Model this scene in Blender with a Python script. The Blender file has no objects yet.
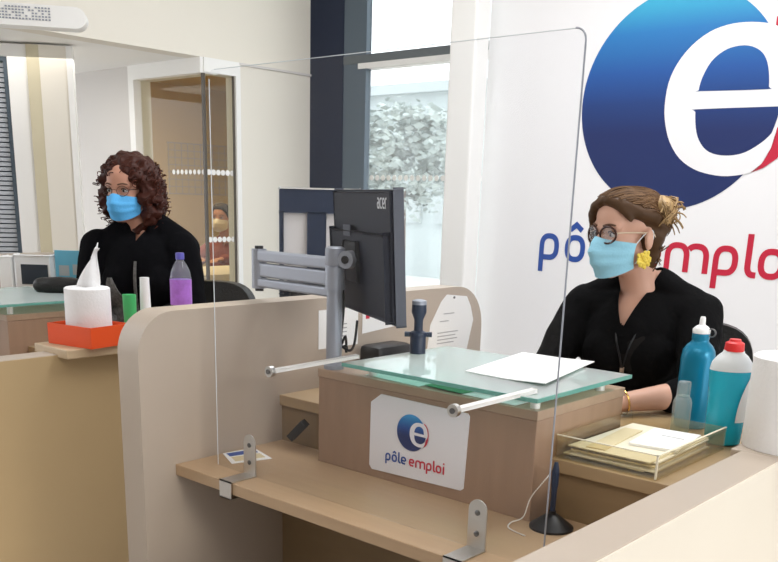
import bpy, bmesh, math, random
from mathutils import Vector, Matrix, noise
from mathutils.bvhtree import BVHTree
random.seed(7)
S = bpy.context.scene
COL = S.collection
PI = math.pi

# ------------------------------------------------------------------ camera
cam = bpy.data.cameras.new('camera')
cam.sensor_fit = 'HORIZONTAL'; cam.sensor_width = 36.0
cam.lens = 899.83 / 778 * 36
cam.shift_x = 0.01206; cam.shift_y = 0.2302
cam.clip_start = 0.05; cam.clip_end = 200
co = bpy.data.objects.new('camera', cam); COL.objects.link(co)
right = Vector((0.74552, 0.66595, 0.02665))
up = -Vector((0.20373, -0.18964, -0.96049)); up = Vector((-0.20373, 0.18964, 0.96049))
back = right.cross(up).normalized(); up = back.cross(right).normalized(); right.normalize()
co.matrix_world = Matrix((
    (right.x, up.x, back.x, 0.0),
    (right.y, up.y, back.y, 0.0),
    (right.z, up.z, back.z, 1.30),
    (0, 0, 0, 1)))
S.camera = co

# ------------------------------------------------------------------ light
world = bpy.data.worlds.new('sky'); S.world = world
world.use_nodes = True
bg = world.node_tree.nodes['Background']
bg.inputs[0].default_value = (0.93, 0.96, 1.0, 1); bg.inputs[1].default_value = 2.25

def area(name, loc, target, sx, sy, power, col=(1, 1, 1)):
    l = bpy.data.lights.new(name, 'AREA'); l.shape = 'RECTANGLE'
    l.size = sx; l.size_y = sy; l.energy = power; l.color = col
    o = bpy.data.objects.new(name, l); COL.objects.link(o)
    o.location = loc
    d = Vector(target) - Vector(loc)
    o.rotation_euler = d.to_track_quat('-Z', 'Y').to_euler()
    return o
area('fill_front', (-0.6, 0.2, 2.95), (-0.6, 0.2, 0), 2.4, 1.2, 18, (1, 0.95, 0.88))  # unseen fill over the visitor side, added to brighten it
area('fill_desk', (-1.6, 2.7, 2.95), (-1.6, 2.7, 0), 2.4, 0.8, 40, (0.97, 0.98, 1.0))  # added area fill above the desks, no fixture there
area('fill_recess', (-4.9, 2.6, 1.96), (-4.9, 2.6, 0), 0.8, 0.8, 3.0, (1, 0.96, 0.9))  # small added fill under the recess ceiling
area('office_lamp', (-6.8, 4.7, 2.38), (-6.8, 4.7, 0), 1.2, 0.8, 30, (1, 0.80, 0.46))

sun = bpy.data.lights.new('low_sun', 'SUN'); sun.energy = 1.1; sun.angle = math.radians(14); sun.color = (1, 0.92, 0.80)
so = bpy.data.objects.new('low_sun', sun); COL.objects.link(so)
so.rotation_euler = Vector((-1.0, 0.12, -0.42)).to_track_quat('-Z', 'Y').to_euler()
S.view_settings.view_transform = 'Standard'
S.view_settings.look = 'None'
S.view_settings.exposure = 0.48
S.view_settings.gamma = 1.0
S.view_settings.use_curve_mapping = False

# ------------------------------------------------------------------ materials
M = {}
def new_mat(name):
    m = bpy.data.materials.new(name); m.use_nodes = True
    nt = m.node_tree
    return m, nt, nt.nodes['Principled BSDF']
def mat(name, col, rough=0.5, metal=0.0, var=0.0, vscale=12.0, bump=0.0, bscale=80.0, spec=0.4, trans=0.0, sheen=0.0, stretch=(1, 1, 1)):
    m, nt, b = new_mat(name)
    b.inputs['Base Color'].default_value = (*col, 1)
    b.inputs['Roughness'].default_value = rough
    b.inputs['Metallic'].default_value = metal
    b.inputs['Specular IOR Level'].default_value = spec
    b.inputs['Transmission Weight'].default_value = trans
    b.inputs['Sheen Weight'].default_value = sheen
    tc = nt.nodes.new('ShaderNodeTexCoord')
    mp = nt.nodes.new('ShaderNodeMapping'); mp.inputs['Scale'].default_value = stretch
    nt.links.new(tc.outputs['Object'], mp.inputs[0])
    if var > 0:
        n = nt.nodes.new('ShaderNodeTexNoise'); n.inputs['Scale'].default_value = vscale; n.inputs['Detail'].default_value = 6
        nt.links.new(mp.outputs[0], n.inputs['Vector'])
        r = nt.nodes.new('ShaderNodeMix'); r.data_type = 'RGBA'
        r.inputs[6].default_value = (*[max(0, c * (1 - var)) for c in col], 1)
        r.inputs[7].default_value = (*[min(1, c * (1 + var)) for c in col], 1)
        nt.links.new(n.outputs['Fac'], r.inputs[0]); nt.links.new(r.outputs[2], b.inputs['Base Color'])
    if bump > 0:
        n2 = nt.nodes.new('ShaderNodeTexNoise'); n2.inputs['Scale'].default_value = bscale; n2.inputs['Detail'].default_value = 4
        nt.links.new(mp.outputs[0], n2.inputs['Vector'])
        bp = nt.nodes.new('ShaderNodeBump'); bp.inputs['Strength'].default_value = bump; bp.inputs['Distance'].default_value = 0.01
        nt.links.new(n2.outputs['Fac'], bp.inputs['Height']); nt.links.new(bp.outputs[0], b.inputs['Normal'])
    M[name] = m
    return m
def clear(name, tint, gloss=0.06, rough=0.02, haze=0.0):
    # thin clear sheet: see-through with a weak mirror reflection and a little milky scatter
    m, nt, b = new_mat(name)
    nt.nodes.remove(b)
    out = nt.nodes['Material Output']
    t = nt.nodes.new('ShaderNodeBsdfTransparent'); t.inputs[0].default_value = (*tint, 1)
    g = nt.nodes.new('ShaderNodeBsdfGlossy'); g.inputs['Roughness'].default_value = rough
    lw = nt.nodes.new('ShaderNodeLayerWeight'); lw.inputs[0].default_value = 0.5
    pw = nt.nodes.new('ShaderNodeMath'); pw.operation = 'POWER'; pw.inputs[1].default_value = 4.0
    nt.links.new(lw.outputs['Facing'], pw.inputs[0])
    mul = nt.nodes.new('ShaderNodeMath'); mul.operation = 'MULTIPLY_ADD'
    mul.inputs[1].default_value = 0.6; mul.inputs[2].default_value = 0.009 + gloss * 0.2
    nt.links.new(pw.outputs[0], mul.inputs[0])
    mx = nt.nodes.new('ShaderNodeMixShader')
    nt.links.new(mul.outputs[0], mx.inputs[0]); nt.links.new(t.outputs[0], mx.inputs[1]); nt.links.new(g.outputs[0], mx.inputs[2])
    last = mx
    if haze > 0:
        d = nt.nodes.new('ShaderNodeBsdfDiffuse'); d.inputs[0].default_value = (0.9, 0.92, 0.93, 1)
        m2 = nt.nodes.new('ShaderNodeMixShader'); m2.inputs[0].default_value = haze
        nt.links.new(mx.outputs[0], m2.inputs[1]); nt.links.new(d.outputs[0], m2.inputs[2]); last = m2
    nt.links.new(last.outputs[0], out.inputs[0])
    M[name] = m
    return m

mat('floor', (0.42, 0.40, 0.38), 0.5, var=0.08)
mat('ceiling', (0.85, 0.84, 0.82), 0.8)
mat('cream_wall', (0.80, 0.755, 0.665), 0.7, var=0.02, vscale=3)
mat('white_paint', (0.88, 0.87, 0.84), 0.5)
mat('grey_wall', (0.66, 0.63, 0.60), 0.7, var=0.02, vscale=3)
mat('yellow_paint', (0.62, 0.56, 0.40), 0.6)
mat('office_wall', (0.62, 0.50, 0.28), 0.7)
mat('navy_metal', (0.022, 0.030, 0.058), 0.5, spec=0.2)
mat('slate_metal', (0.10, 0.135, 0.17), 0.4)
mat('mullion_grey', (0.12, 0.14, 0.15), 0.45)
mat('wood', (0.34, 0.222, 0.15), 0.42, var=0.16, vscale=6, stretch=(5, 5, 0.6))
mat('wood_top', (0.40, 0.28, 0.195), 0.4, var=0.14, vscale=6, stretch=(0.8, 9, 9))
mat('shelf_wood', (0.45, 0.31, 0.19), 0.38, var=0.10, vscale=5, stretch=(0.8, 9, 9))
mat('tan_laminate', (0.55, 0.42, 0.27), 0.45, var=0.05, vscale=3)
mat('taupe_laminate', (0.47, 0.395, 0.325), 0.42, var=0.05, vscale=4)
mat('gold_laminate', (0.50, 0.365, 0.20), 0.45, var=0.05, vscale=3)
mat('sunlit_laminate', (0.74, 0.68, 0.58), 0.45, var=0.03, vscale=3)  # outer panel face, its sunlit brightness painted into the colour
mat('brown_panel', (0.27, 0.185, 0.10), 0.5, var=0.1, vscale=6, stretch=(0.7, 6, 6))
mat('steel', (0.62, 0.60, 0.57), 0.34, 1.0, bump=0.05, bscale=200)
mat('dark_steel', (0.18, 0.18, 0.18), 0.4, 0.9)
mat('arm_grey', (0.33, 0.35, 0.40), 0.42, 0.35)
mat('rod_white', (0.80, 0.79, 0.76), 0.35, 0.2)
mat('screen_back', (0.006, 0.008, 0.018), 0.5, spec=0.2)
mat('screen_edge', (0.055, 0.062, 0.085), 0.35)
mat('navy_plastic', (0.018, 0.030, 0.062), 0.35)
mat('black_plastic', (0.012, 0.012, 0.014), 0.4)
mat('grey_letter', (0.62, 0.64, 0.66), 0.4)
mat('paper', (0.88, 0.88, 0.87), 0.7)
mat('paper_cream', (0.80, 0.75, 0.60), 0.7)
mat('paper_kraft', (0.70, 0.60, 0.38), 0.7)
mat('print_grey', (0.42, 0.42, 0.43), 0.7)
mat('leaf_green', (0.04, 0.26, 0.11), 0.6)
mat('pale_green_paper', (0.62, 0.80, 0.74), 0.7)
mat('banner_white', (0.87, 0.86, 0.865), 0.55)
mat('logo_blue', (0.022, 0.075, 0.33), 0.5)
mat('logo_red', (0.55, 0.018, 0.05), 0.5)
mat('sign_white', (0.80, 0.80, 0.84), 0.35)
mat('seal_brown', (0.09, 0.075, 0.06), 0.5)
mat('planner_tan', (0.56, 0.47, 0.30), 0.7)
mat('desk_tan', (0.40, 0.285, 0.165), 0.45, var=0.08, vscale=5, stretch=(0.8, 8, 8))
mat('light_block_dark', (0.30, 0.27, 0.24), 0.8)  # dark tone chosen to keep reflections in the acrylic low
mat('tissue', (0.90, 0.90, 0.91), 0.9, bump=0.25, bscale=120)
mat('cardboard', (0.30, 0.26, 0.23), 0.9)
mat('orange', (0.80, 0.085, 0.012), 0.45)
mat('pink_paper', (0.85, 0.40, 0.58), 0.6)
mat('teal_bottle', (0.006, 0.21, 0.36), 0.28, 0.25)
mat('cyan_liquid', (0.015, 0.50, 0.70), 0.2, trans=0.15)
mat('milky_plastic', (0.80, 0.84, 0.86), 0.35, trans=0.1)
mat('red_cap', (0.72, 0.03, 0.03), 0.35)
mat('white_plastic', (0.86, 0.86, 0.86), 0.35)
mat('green_plastic', (0.06, 0.45, 0.14), 0.4)
mat('purple_label', (0.42, 0.16, 0.62), 0.4, var=0.35, vscale=40)
mat('violet_cap', (0.10, 0.09, 0.42), 0.4)
mat('blue_leaflet', (0.16, 0.50, 0.68), 0.6)
mat('screen_dark', (0.035, 0.045, 0.06), 0.25)
mat('leather_black', (0.012, 0.012, 0.012), 0.45, bump=0.3, bscale=90)
mat('skin_light', (0.62, 0.36, 0.265), 0.5, var=0.06, vscale=14)
mat('skin_warm', (0.50, 0.25, 0.17), 0.5, var=0.08, vscale=14)
mat('eye_white', (0.50, 0.46, 0.43), 0.25)
mat('iris', (0.05, 0.032, 0.02), 0.2)
mat('brow', (0.12, 0.06, 0.035), 0.8)
mat('hair_brown', (0.15, 0.075, 0.036), 0.5, spec=0.2, var=0.5, vscale=35, stretch=(1, 1, 0.4))
mat('hair_bun', (0.33, 0.20, 0.085), 0.5, var=0.5, vscale=60)
mat('hair_auburn', (0.050, 0.014, 0.008), 0.5, spec=0.2, var=0.6, vscale=40)
mat('hair_dark', (0.03, 0.02, 0.016), 0.6)
mat('mask_blue', (0.30, 0.62, 0.78), 0.75, bump=0.15, bscale=150)
mat('mask_bright', (0.10, 0.44, 0.84), 0.75, bump=0.15, bscale=150)
mat('mask_white', (0.75, 0.72, 0.68), 0.8)
mat('strap', (0.75, 0.80, 0.84), 0.8)
mat('frame_brown', (0.05, 0.02, 0.015), 0.25)
mat('temple_pale', (0.72, 0.60, 0.45), 0.3, 0.5)
mat('yellow_flower', (0.82, 0.62, 0.10), 0.8, var=0.25, vscale=150)
mat('gold', (0.75, 0.50, 0.16), 0.25, 1.0)
mat('black_knit', (0.0045, 0.0045, 0.005), 0.9, bump=0.3, bscale=60, spec=0.08)
mat('black_coat', (0.004, 0.004, 0.005), 0.95, bump=0.3, bscale=40, spec=0.06)
mat('black_lace', (0.012, 0.011, 0.011), 0.9, spec=0.1)
mat('grey_scarf', (0.12, 0.115, 0.11), 0.95, var=0.9, vscale=90)
mat('dark_cloth', (0.02, 0.02, 0.025), 0.9)
mat('maroon_cloth', (0.22, 0.055, 0.045), 0.9)
mat('chair_mesh', (0.70, 0.68, 0.67), 0.8)
mat('street', (0.62, 0.62, 0.60), 0.9)
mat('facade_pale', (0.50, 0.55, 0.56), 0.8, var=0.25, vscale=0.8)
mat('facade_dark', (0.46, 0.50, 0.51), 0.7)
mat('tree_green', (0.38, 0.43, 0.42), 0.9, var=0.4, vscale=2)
mat('blind_grey', (0.50, 0.53, 0.57), 0.5)
clear('acrylic', (0.985, 0.987, 0.992), 0.0, haze=0.004)
clear('facade_glass', (0.94, 0.97, 0.965), 0.05, haze=0.14)
clear('office_glass', (0.90, 0.89, 0.84), 0.05)
clear('tray_clear', (0.90, 0.86, 0.74), 0.08, haze=0.05)
clear('bottle_clear', (0.80, 0.90, 0.88), 0.2, haze=0.2)
clear('water_clear', (0.72, 0.72, 0.86), 0.12, haze=0.12)
clear('lens_clear', (0.95, 0.95, 0.95), 0.0)
clear('green_glass', (0.68, 0.87, 0.82), 0.10, haze=0.30)
mat('glass_edge', (0.16, 0.42, 0.36), 0.15, trans=0.2)

def hair_islands(name, dark, light):
    nt = M[name].node_tree; b_ = nt.nodes['Principled BSDF']
    g = nt.nodes.new('ShaderNodeNewGeometry'); cr = nt.nodes.new('ShaderNodeValToRGB')
    cr.color_ramp.elements[0].color = (*dark, 1); cr.color_ramp.elements[1].color = (*light, 1)
    nt.links.new(g.outputs['Random Per Island'], cr.inputs[0]); nt.links.new(cr.outputs[0], b_.inputs['Base Color'])
hair_islands('hair_brown', (0.060, 0.030, 0.014), (0.21, 0.115, 0.055))
hair_islands('hair_bun', (0.16, 0.09, 0.035), (0.50, 0.33, 0.15))
hair_islands('hair_auburn', (0.022, 0.006, 0.004), (0.085, 0.021, 0.011))
# glossy printed globe: cyan at the top running to deep blue below, as printed on the panel
def globe_material(name, lo, hi, z0, z1):
    m, nt, b = new_mat(name)
    tc = nt.nodes.new('ShaderNodeTexCoord'); sp = nt.nodes.new('ShaderNodeSeparateXYZ')
    mr = nt.nodes.new('ShaderNodeMapRange'); mr.inputs[1].default_value = z0; mr.inputs[2].default_value = z1
    cr = nt.nodes.new('ShaderNodeValToRGB')
    e = cr.color_ramp.elements
    e[0].position = 0.0; e[0].color = (*lo, 1)
    e[1].position = 1.0; e[1].color = (*hi, 1)
    for ps, cl in ((0.36, (0.006, 0.020, 0.115)), (0.50, (0.006, 0.040, 0.19)), (0.64, (0.008, 0.085, 0.34)), (0.82, (0.014, 0.19, 0.50))):
        mid = e.new(ps); mid.color = (*cl, 1)
    nt.links.new(tc.outputs['Object'], sp.inputs[0]); nt.links.new(sp.outputs[2], mr.inputs[0])
    nt.links.new(mr.outputs[0], cr.inputs[0]); nt.links.new(cr.outputs[0], b.inputs['Base Color'])
    b.inputs['Roughness'].default_value = 0.5
    M[name] = m

# ------------------------------------------------------------------ helpers
def setp(o, label=None, cat=None, group=None, kind=None):
    if label: o['label'] = label
    if cat: o['category'] = cat
    if group: o['group'] = group
    if kind: o['kind'] = kind
    return o
def thing(name, loc, label, cat, group=None, kind=None):
    o = bpy.data.objects.new(name, None); COL.objects.link(o)
    o.empty_display_size = 0.05; o.location = loc
    return setp(o, label, cat, group, kind)
def wloc(o):
    v = Vector((0, 0, 0))
    while o: v += o.location; o = o.parent
    return v
def link(name, bm, mname, parent=None, smooth=False, origin=None, label=None, mats=None):
    """bm holds world coordinates; becomes one mesh object, child of parent when given"""
    me = bpy.data.meshes.new(name)
    if len(bm.verts):
        if parent: off = wloc(parent); loc = Vector((0, 0, 0))
        else:
            if origin is None:
                xs = [v.co for v in bm.verts]
                origin = Vector(((min(v.x for v in xs) + max(v.x for v in xs)) / 2, (min(v.y for v in xs) + max(v.y for v in xs)) / 2, min(v.z for v in xs)))
            off = Vector(origin); loc = off
        bmesh.ops.translate(bm, vec=-off, verts=bm.verts)
    bmesh.ops.recalc_face_normals(bm, faces=bm.faces)
    bm.to_mesh(me); bm.free()
    for mm in ([mname] if mats is None else mats): me.materials.append(M[mm])
    if smooth:
        for p in me.polygons: p.use_smooth = True
        try: me.set_sharp_from_angle(angle=math.radians(40))
        except Exception: pass
    o = bpy.data.objects.new(name, me); COL.objects.link(o)
    o.location = loc
    if parent: o.parent = parent
    if label: o['label'] = label
    return o
def B(): return bmesh.new()
def box(bm, a, b, bev=0.0):
    r = bmesh.ops.create_cube(bm, size=1)
    vs = r['verts']
    c = [(a[i] + b[i]) / 2 for i in range(3)]; s = [abs(b[i] - a[i]) for i in range(3)]
    for v in vs: v.co = Vector((v.co.x * s[0] + c[0], v.co.y * s[1] + c[1], v.co.z * s[2] + c[2]))
    if bev > 0:
        es = list({e for v in vs for e in v.link_edges})
        bmesh.ops.bevel(bm, geom=es, offset=bev, segments=2, affect='EDGES', profile=0.5)
    return vs
def obox(bm, c, ax, half, bev=0.0):
    """oriented box: centre, three unit axes, half sizes"""
    r = bmesh.ops.create_cube(bm, size=2); vs = r['verts']
    c = Vector(c); ax = [Vector(a) for a in ax]
    for v in vs: v.co = c + ax[0] * (v.co.x * half[0]) + ax[1] * (v.co.y * half[1]) + ax[2] * (v.co.z * half[2])
    if bev > 0:
        es = list({e for v in vs for e in v.link_edges})
        bmesh.ops.bevel(bm, geom=es, offset=bev, segments=2, affect='EDGES', profile=0.5)
    return vs
def frame_of(d):
    d = Vector(d).normalized()
    a = Vector((0, 0, 1)) if abs(d.z) < 0.9 else Vector((1, 0, 0))
    u = d.cross(a).normalized(); v = d.cross(u).normalized()
    return u, v, d
def lathe(bm, prof, base, axis=(0, 0, 1), n=24, sx=1.0, sy=1.0, ref=None):
    """prof: (r, h) list along axis from base; closed with caps"""
    base = Vector(base)
    if ref is None:
        if abs(Vector(axis).normalized().z) > 0.99: u, v, d = Vector((1, 0, 0)), Vector((0, 1, 0)), Vector(axis).normalized()
        else: u, v, d = frame_of(axis)
    else: u, v, d = ref
    rings = []
    for r, h in prof:
        rings.append([bm.verts.new(base + d * h + u * (r * sx * math.cos(2 * PI * k / n)) + v * (r * sy * math.sin(2 * PI * k / n))) for k in range(n)])
    for a, b in zip(rings, rings[1:]):
        for k in range(n): bm.faces.new((a[k], a[(k + 1) % n], b[(k + 1) % n], b[k]))
    bm.faces.new(rings[0][::-1]); bm.faces.new(rings[-1])
def cyl(bm, p0, p1, r0, r1=None, n=16):
    p0 = Vector(p0); p1 = Vector(p1); d = p1 - p0
    lathe(bm, [(r0, 0), (r0 if r1 is None else r1, d.length)], p0, d, n)
def tube(bm, pts, r, n=8, r1=None):
    pts = [Vector(p) for p in pts]
    rings = []; prev = None
    for i, p in enumerate(pts):
        d = (pts[min(i + 1, len(pts) - 1)] - pts[max(i - 1, 0)]).normalized()
        if prev is None: u, v, _ = frame_of(d)
        else:
            u = (prev - d * prev.dot(d)).normalized(); v = d.cross(u).normalized()
        prev = u
        rr = r if r1 is None else r + (r1 - r) * i / max(1, len(pts) - 1)
        rings.append([bm.verts.new(p + u * (rr * math.cos(2 * PI * k / n)) + v * (rr * math.sin(2 * PI * k / n))) for k in range(n)])
    for a, b in zip(rings, rings[1:]):
        for k in range(n): bm.faces.new((a[k], a[(k + 1) % n], b[(k + 1) % n], b[k]))
    bm.faces.new(rings[0][::-1]); bm.faces.new(rings[-1])
def smooth_path(pts, n=6):
    pts = [Vector(p) for p in pts]; out = []
    for i in range(len(pts) - 1):
        p0 = pts[max(i - 1, 0)]; p1 = pts[i]; p2 = pts[i + 1]; p3 = pts[min(i + 2, len(pts) - 1)]
        for k in range(n):
            t = k / n
            out.append(0.5 * ((2 * p1) + (-p0 + p2) * t + (2 * p0 - 5 * p1 + 4 * p2 - p3) * t * t + (-p0 + 3 * p1 - 3 * p2 + p3) * t ** 3))
    out.append(pts[-1]); return out
def prism(bm, poly, P, depth):
    """poly: 2-D points; P maps (x, y, h) to 3-D; extruded from h=0 to depth"""
    a = [bm.verts.new(P(x, y, 0)) for x, y in poly]; b = [bm.verts.new(P(x, y, depth)) for x, y in poly]
    bm.faces.new(a); bm.faces.new(b[::-1])
    n = len(poly)
    for i in range(n): bm.faces.new((a[i], a[(i + 1) % n], b[(i + 1) % n], b[i]))
def ellipsoid(bm, c, r, rot=None, sub=3):
    res = bmesh.ops.create_icosphere(bm, subdivisions=sub, radius=1)
    c = Vector(c)
    for v in res['verts']:
        p = Vector((v.co.x * r[0], v.co.y * r[1], v.co.z * r[2]))
        if rot: p = rot @ p
        v.co = c + p
def rcone(bm, p0, r0, p1, r1, n=16):
    p0 = Vector(p0); p1 = Vector(p1); d = (p1 - p0).length
    if d < 1e-5 or abs(r0 - r1) >= d:
        p, r = (p0, r0) if r0 > r1 else (p1, r1)
        return ellipsoid(bm, p, (r, r, r), sub=2)
    al = math.asin((r0 - r1) / d); prof = []
    for k in range(7):
        a = -PI / 2 + (PI / 2 + al) * k / 6; prof.append((max(1e-4, r0 * math.cos(a)), r0 * math.sin(a)))
    for k in range(7):
        a = al + (PI / 2 - al) * k / 6; prof.append((max(1e-4, r1 * math.cos(a)), d + r1 * math.sin(a)))
    lathe(bm, prof, p0, p1 - p0, n)
def chain(bm, pts, rs):
    for i in range(len(pts) - 1): rcone(bm, pts[i], rs[i], pts[i + 1], rs[i + 1])
def fuse(bm, voxel, smooth=4):
    """union of overlapping closed shapes in bm as one continuous surface"""
    me = bpy.data.meshes.new('tmp'); bmesh.ops.recalc_face_normals(bm, faces=bm.faces); bm.to_mesh(me); bm.free()
    o = bpy.data.objects.new('tmp', me); COL.objects.link(o)
    r = o.modifiers.new('r', 'REMESH'); r.mode = 'VOXEL'; r.voxel_size = voxel
    s = o.modifiers.new('s', 'SMOOTH'); s.iterations = smooth; s.factor = 0.5
    dg = bpy.context.evaluated_depsgraph_get(); dg.update()
    m2 = bpy.data.meshes.new_from_object(o.evaluated_get(dg))
    out = bmesh.new(); out.from_mesh(m2)
    bpy.data.objects.remove(o); bpy.data.meshes.remove(me); bpy.data.meshes.remove(m2)
    return out
def apply(bm, mtx):
    bmesh.ops.transform(bm, matrix=mtx, verts=bm.verts); return bm
def solidify(bm, t):
    bmesh.ops.recalc_face_normals(bm, faces=bm.faces)
    bmesh.ops.solidify(bm, geom=list(bm.faces), thickness=t)
    return bm
def copy_tree(o, off, ren=None):
    c = o.copy(); COL.objects.link(c); c.location = o.location + Vector(off)
    for ch in o.children:
        d = ch.copy(); COL.objects.link(d); d.parent = c
        for g in ch.children:
            e = g.copy(); COL.objects.link(e); e.parent = d
    return c
def struct(name, bm, m, parent=None, smooth=False, kind='structure'):
    o = link(name, bm, m, parent, smooth)
    if not parent: o['kind'] = kind
    return o

# ------------------------------------------------------------------ lettering (drawn as strokes)
def arc(cx, cy, rx, ry, a0, a1, n=9, pw=2.5):
    out = []
    for i in range(n + 1):
        a = math.radians(a0 + (a1 - a0) * i / n); c, s = math.cos(a), math.sin(a)
        out.append((cx + rx * math.copysign(abs(c) ** (2 / pw), c), cy + ry * math.copysign(abs(s) ** (2 / pw), s)))
    return out
GL = {
    'o': (0.66, [arc(.33, .5, .33, .4, 0, 360, 36)]),
    'p': (0.66, [[(0, -.45), (0, .5)] + arc(.33, .5, .33, .4, 180, -90, 27) + [(.1, .1)]]),
    'l': (0.26, [[(0, 1.42), (0, .4)] + arc(.24, .4, .24, .3, 180, 270, 7) + [(.3, .1)]]),
    'e': (0.66, [[(.66, .47)] + arc(.33, .5, .33, .4, 0, 270, 27) + [(.6, .1)], [(.1, .47), (.56, .47)]]),
    'm': (1.40, [[(0, 0), (0, .5)] + arc(.35, .5, .35, .4, 180, 0, 18) + [(.7, 0)], arc(1.05, .5, .35, .4, 140, 0, 15) + [(1.4, 0)]]),
    'i': (0.0, [[(0, 0), (0, 1)], [(0, 1.22), (0, 1.42)]]),
    'a': (0.6, [[(.08, .9), (.3, .9)] + arc(.3, .6, .3, .3, 90, 0, 7) + [(.6, .1), (.25, .1)] + arc(.25, .32, .25, .22, 270, 90, 12) + [(.6, .54)]]),
    'c': (0.6, [[(.6, .9), (.33, .9)] + arc(.33, .5, .33, .4, 90, 270, 16) + [(.6, .1)]]),
    'r': (0.34, [[(0, 0), (0, .5)] + arc(.3, .5, .3, .4, 180, 90, 8) + [(.4, .9)]]),
}
HAT = [(.08, 1.17), (.33, 1.37), (.58, 1.17)]
def ribbon(bm, pts, w, P, depth):
    pts = [Vector(p) for p in pts]
    # drop repeated points
    q = [pts[0]]
    for p in pts[1:]:
        if (p - q[-1]).length > 1e-4: q.append(p)
    closed = (q[0] - q[-1]).length < 1e-3 and len(q) > 4
    if closed: q = q[:-1]
    n = len(q); L = []; Rr = []
    for i in range(n):
        a = q[(i - 1) % n] if (closed or i > 0) else q[i]
        b = q[(i + 1) % n] if (closed or i < n - 1) else q[i]
        d1 = (q[i] - a); d2 = (b - q[i])
        if d1.length < 1e-6: d1 = d2
        if d2.length < 1e-6: d2 = d1
        d1.normalize(); d2.normalize()
        n1 = Vector((-d1.y, d1.x)); n2 = Vector((-d2.y, d2.x)); m = (n1 + n2)
        if m.length < 1e-3: m = n1
        m.normalize(); k = min(1.6, 1 / max(0.4, m.dot(n1)))
        L.append(q[i] + m * (w / 2 * k)); Rr.append(q[i] - m * (w / 2 * k))
    lo = [(bm.verts.new(P(a.x, a.y, 0)), bm.verts.new(P(b.x, b.y, 0))) for a, b in zip(L, Rr)]
    hi = [(bm.verts.new(P(a.x, a.y, depth)), bm.verts.new(P(b.x, b.y, depth))) for a, b in zip(L, Rr)]
    rng = range(n if closed else n - 1)
    for i in rng:
        j = (i + 1) % n
        bm.faces.new((hi[i][0], hi[i][1], hi[j][1], hi[j][0]))
        bm.faces.new((lo[i][1], lo[i][0], lo[j][0], lo[j][1]))
        bm.faces.new((lo[i][0], hi[i][0], hi[j][0], lo[j][0]))
        bm.faces.new((hi[i][1], lo[i][1], lo[j][1], hi[j][1]))
    if not closed:
        bm.faces.new((lo[0][0], lo[0][1], hi[0][1], hi[0][0])); bm.faces.new((lo[-1][1], lo[-1][0], hi[-1][0], hi[-1][1]))
def write_word(word, xs, s, P, parent, mname, depth, w=0.2, hat_at=None, each=True):
    """xs: left edge of every letter; s: x-height; P(x, y, h) in metres"""
    bmall = None
    for k, chh in enumerate(word):
        bm = B() if (each or bmall is None) else bmall
        bmall = bm
        Q = lambda x, y, h, k=k: P(xs[k] + (x + w / 2) * s, y * s, h)
        for q_, st in enumerate(GL[chh][1]): ribbon(bm, st, w, Q, depth * (1 - 0.25 * q_))
        if hat_at == k: ribbon(bm, HAT, w * 0.95, Q, depth)
        if each: link('letter', bm, mname, parent)
    if not each: link('lettering', bmall, mname, parent)

# ------------------------------------------------------------------ the setting
b = B(); box(b, (-10, -4, -0.1), (5, 9, 0)); struct('floor', b, 'floor')
b = B(); box(b, (-4.3, -2.5, 3.0), (4.5, 4.3, 3.1)); struct('ceiling', b, 'ceiling')
b = B(); box(b, (-8, -2.6, 0), (4.5, -2.5, 3.1)); struct('wall_light_block', b, 'light_block_dark')  # unseen wall behind the camera, added to cut front light and reflections
YW = 4.15; XS = -4.3; YF = 3.33; ZS = 2.0
# left wall: strip from the office glazing to the facade, and the bulkhead above the recess
b = B(); box(b, (XS - 0.12, 3.585, 0), (XS, YW, 3.0)); box(b, (XS - 0.12, 1.0, ZS + 0.03), (XS, 3.585, 3.0)); struct('wall_left', b, 'cream_wall')
b = B(); box(b, (XS, YF + 0.25, ZS + 0.018), (XS + 0.012, YW, ZS + 0.03)); struct('trim_1', b, 'grey_wall')
# recess ceiling and its back wall beside the office
b = B(); box(b, (-6.4, 1.0, ZS + 0.03), (XS - 0.12, YF + 0.12, ZS + 0.10)); struct('ceiling_recess', b, 'white_paint')
b = B(); box(b, (-6.4, YF, 0), (-5.0, YF + 0.12, ZS + 0.03)); struct('wall_recess', b, 'grey_wall')
# office behind the glazing
b = B(); box(b, (-8.6, YF + 0.12, 0), (-8.5, 8, 2.5)); struct('wall_office', b, 'office_wall')
b = B(); prism(b, [(-8.5, YF + 0.12), (XS - 0.12, YF + 0.12), (XS - 0.12, 4.22), (-8.5, 7.8)], lambda x, y, h: Vector((x, y, 2.42 + h)), 0.08); struct('ceiling_office', b, 'office_wall')
b = B(); box(b, (-8.5, YF, 0), (-6.4, YF + 0.12, 2.5)); struct('wall_office_front', b, 'office_wall')
b = B(); prism(b, [(XS - 0.02, 4.14), (XS - 0.02, 4.21), (-8.6, 7.97), (-8.6, 7.87)], lambda x, y, h: Vector((x, y, h)), 2.5); struct('wall_office_side', b, 'office_wall')
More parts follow.
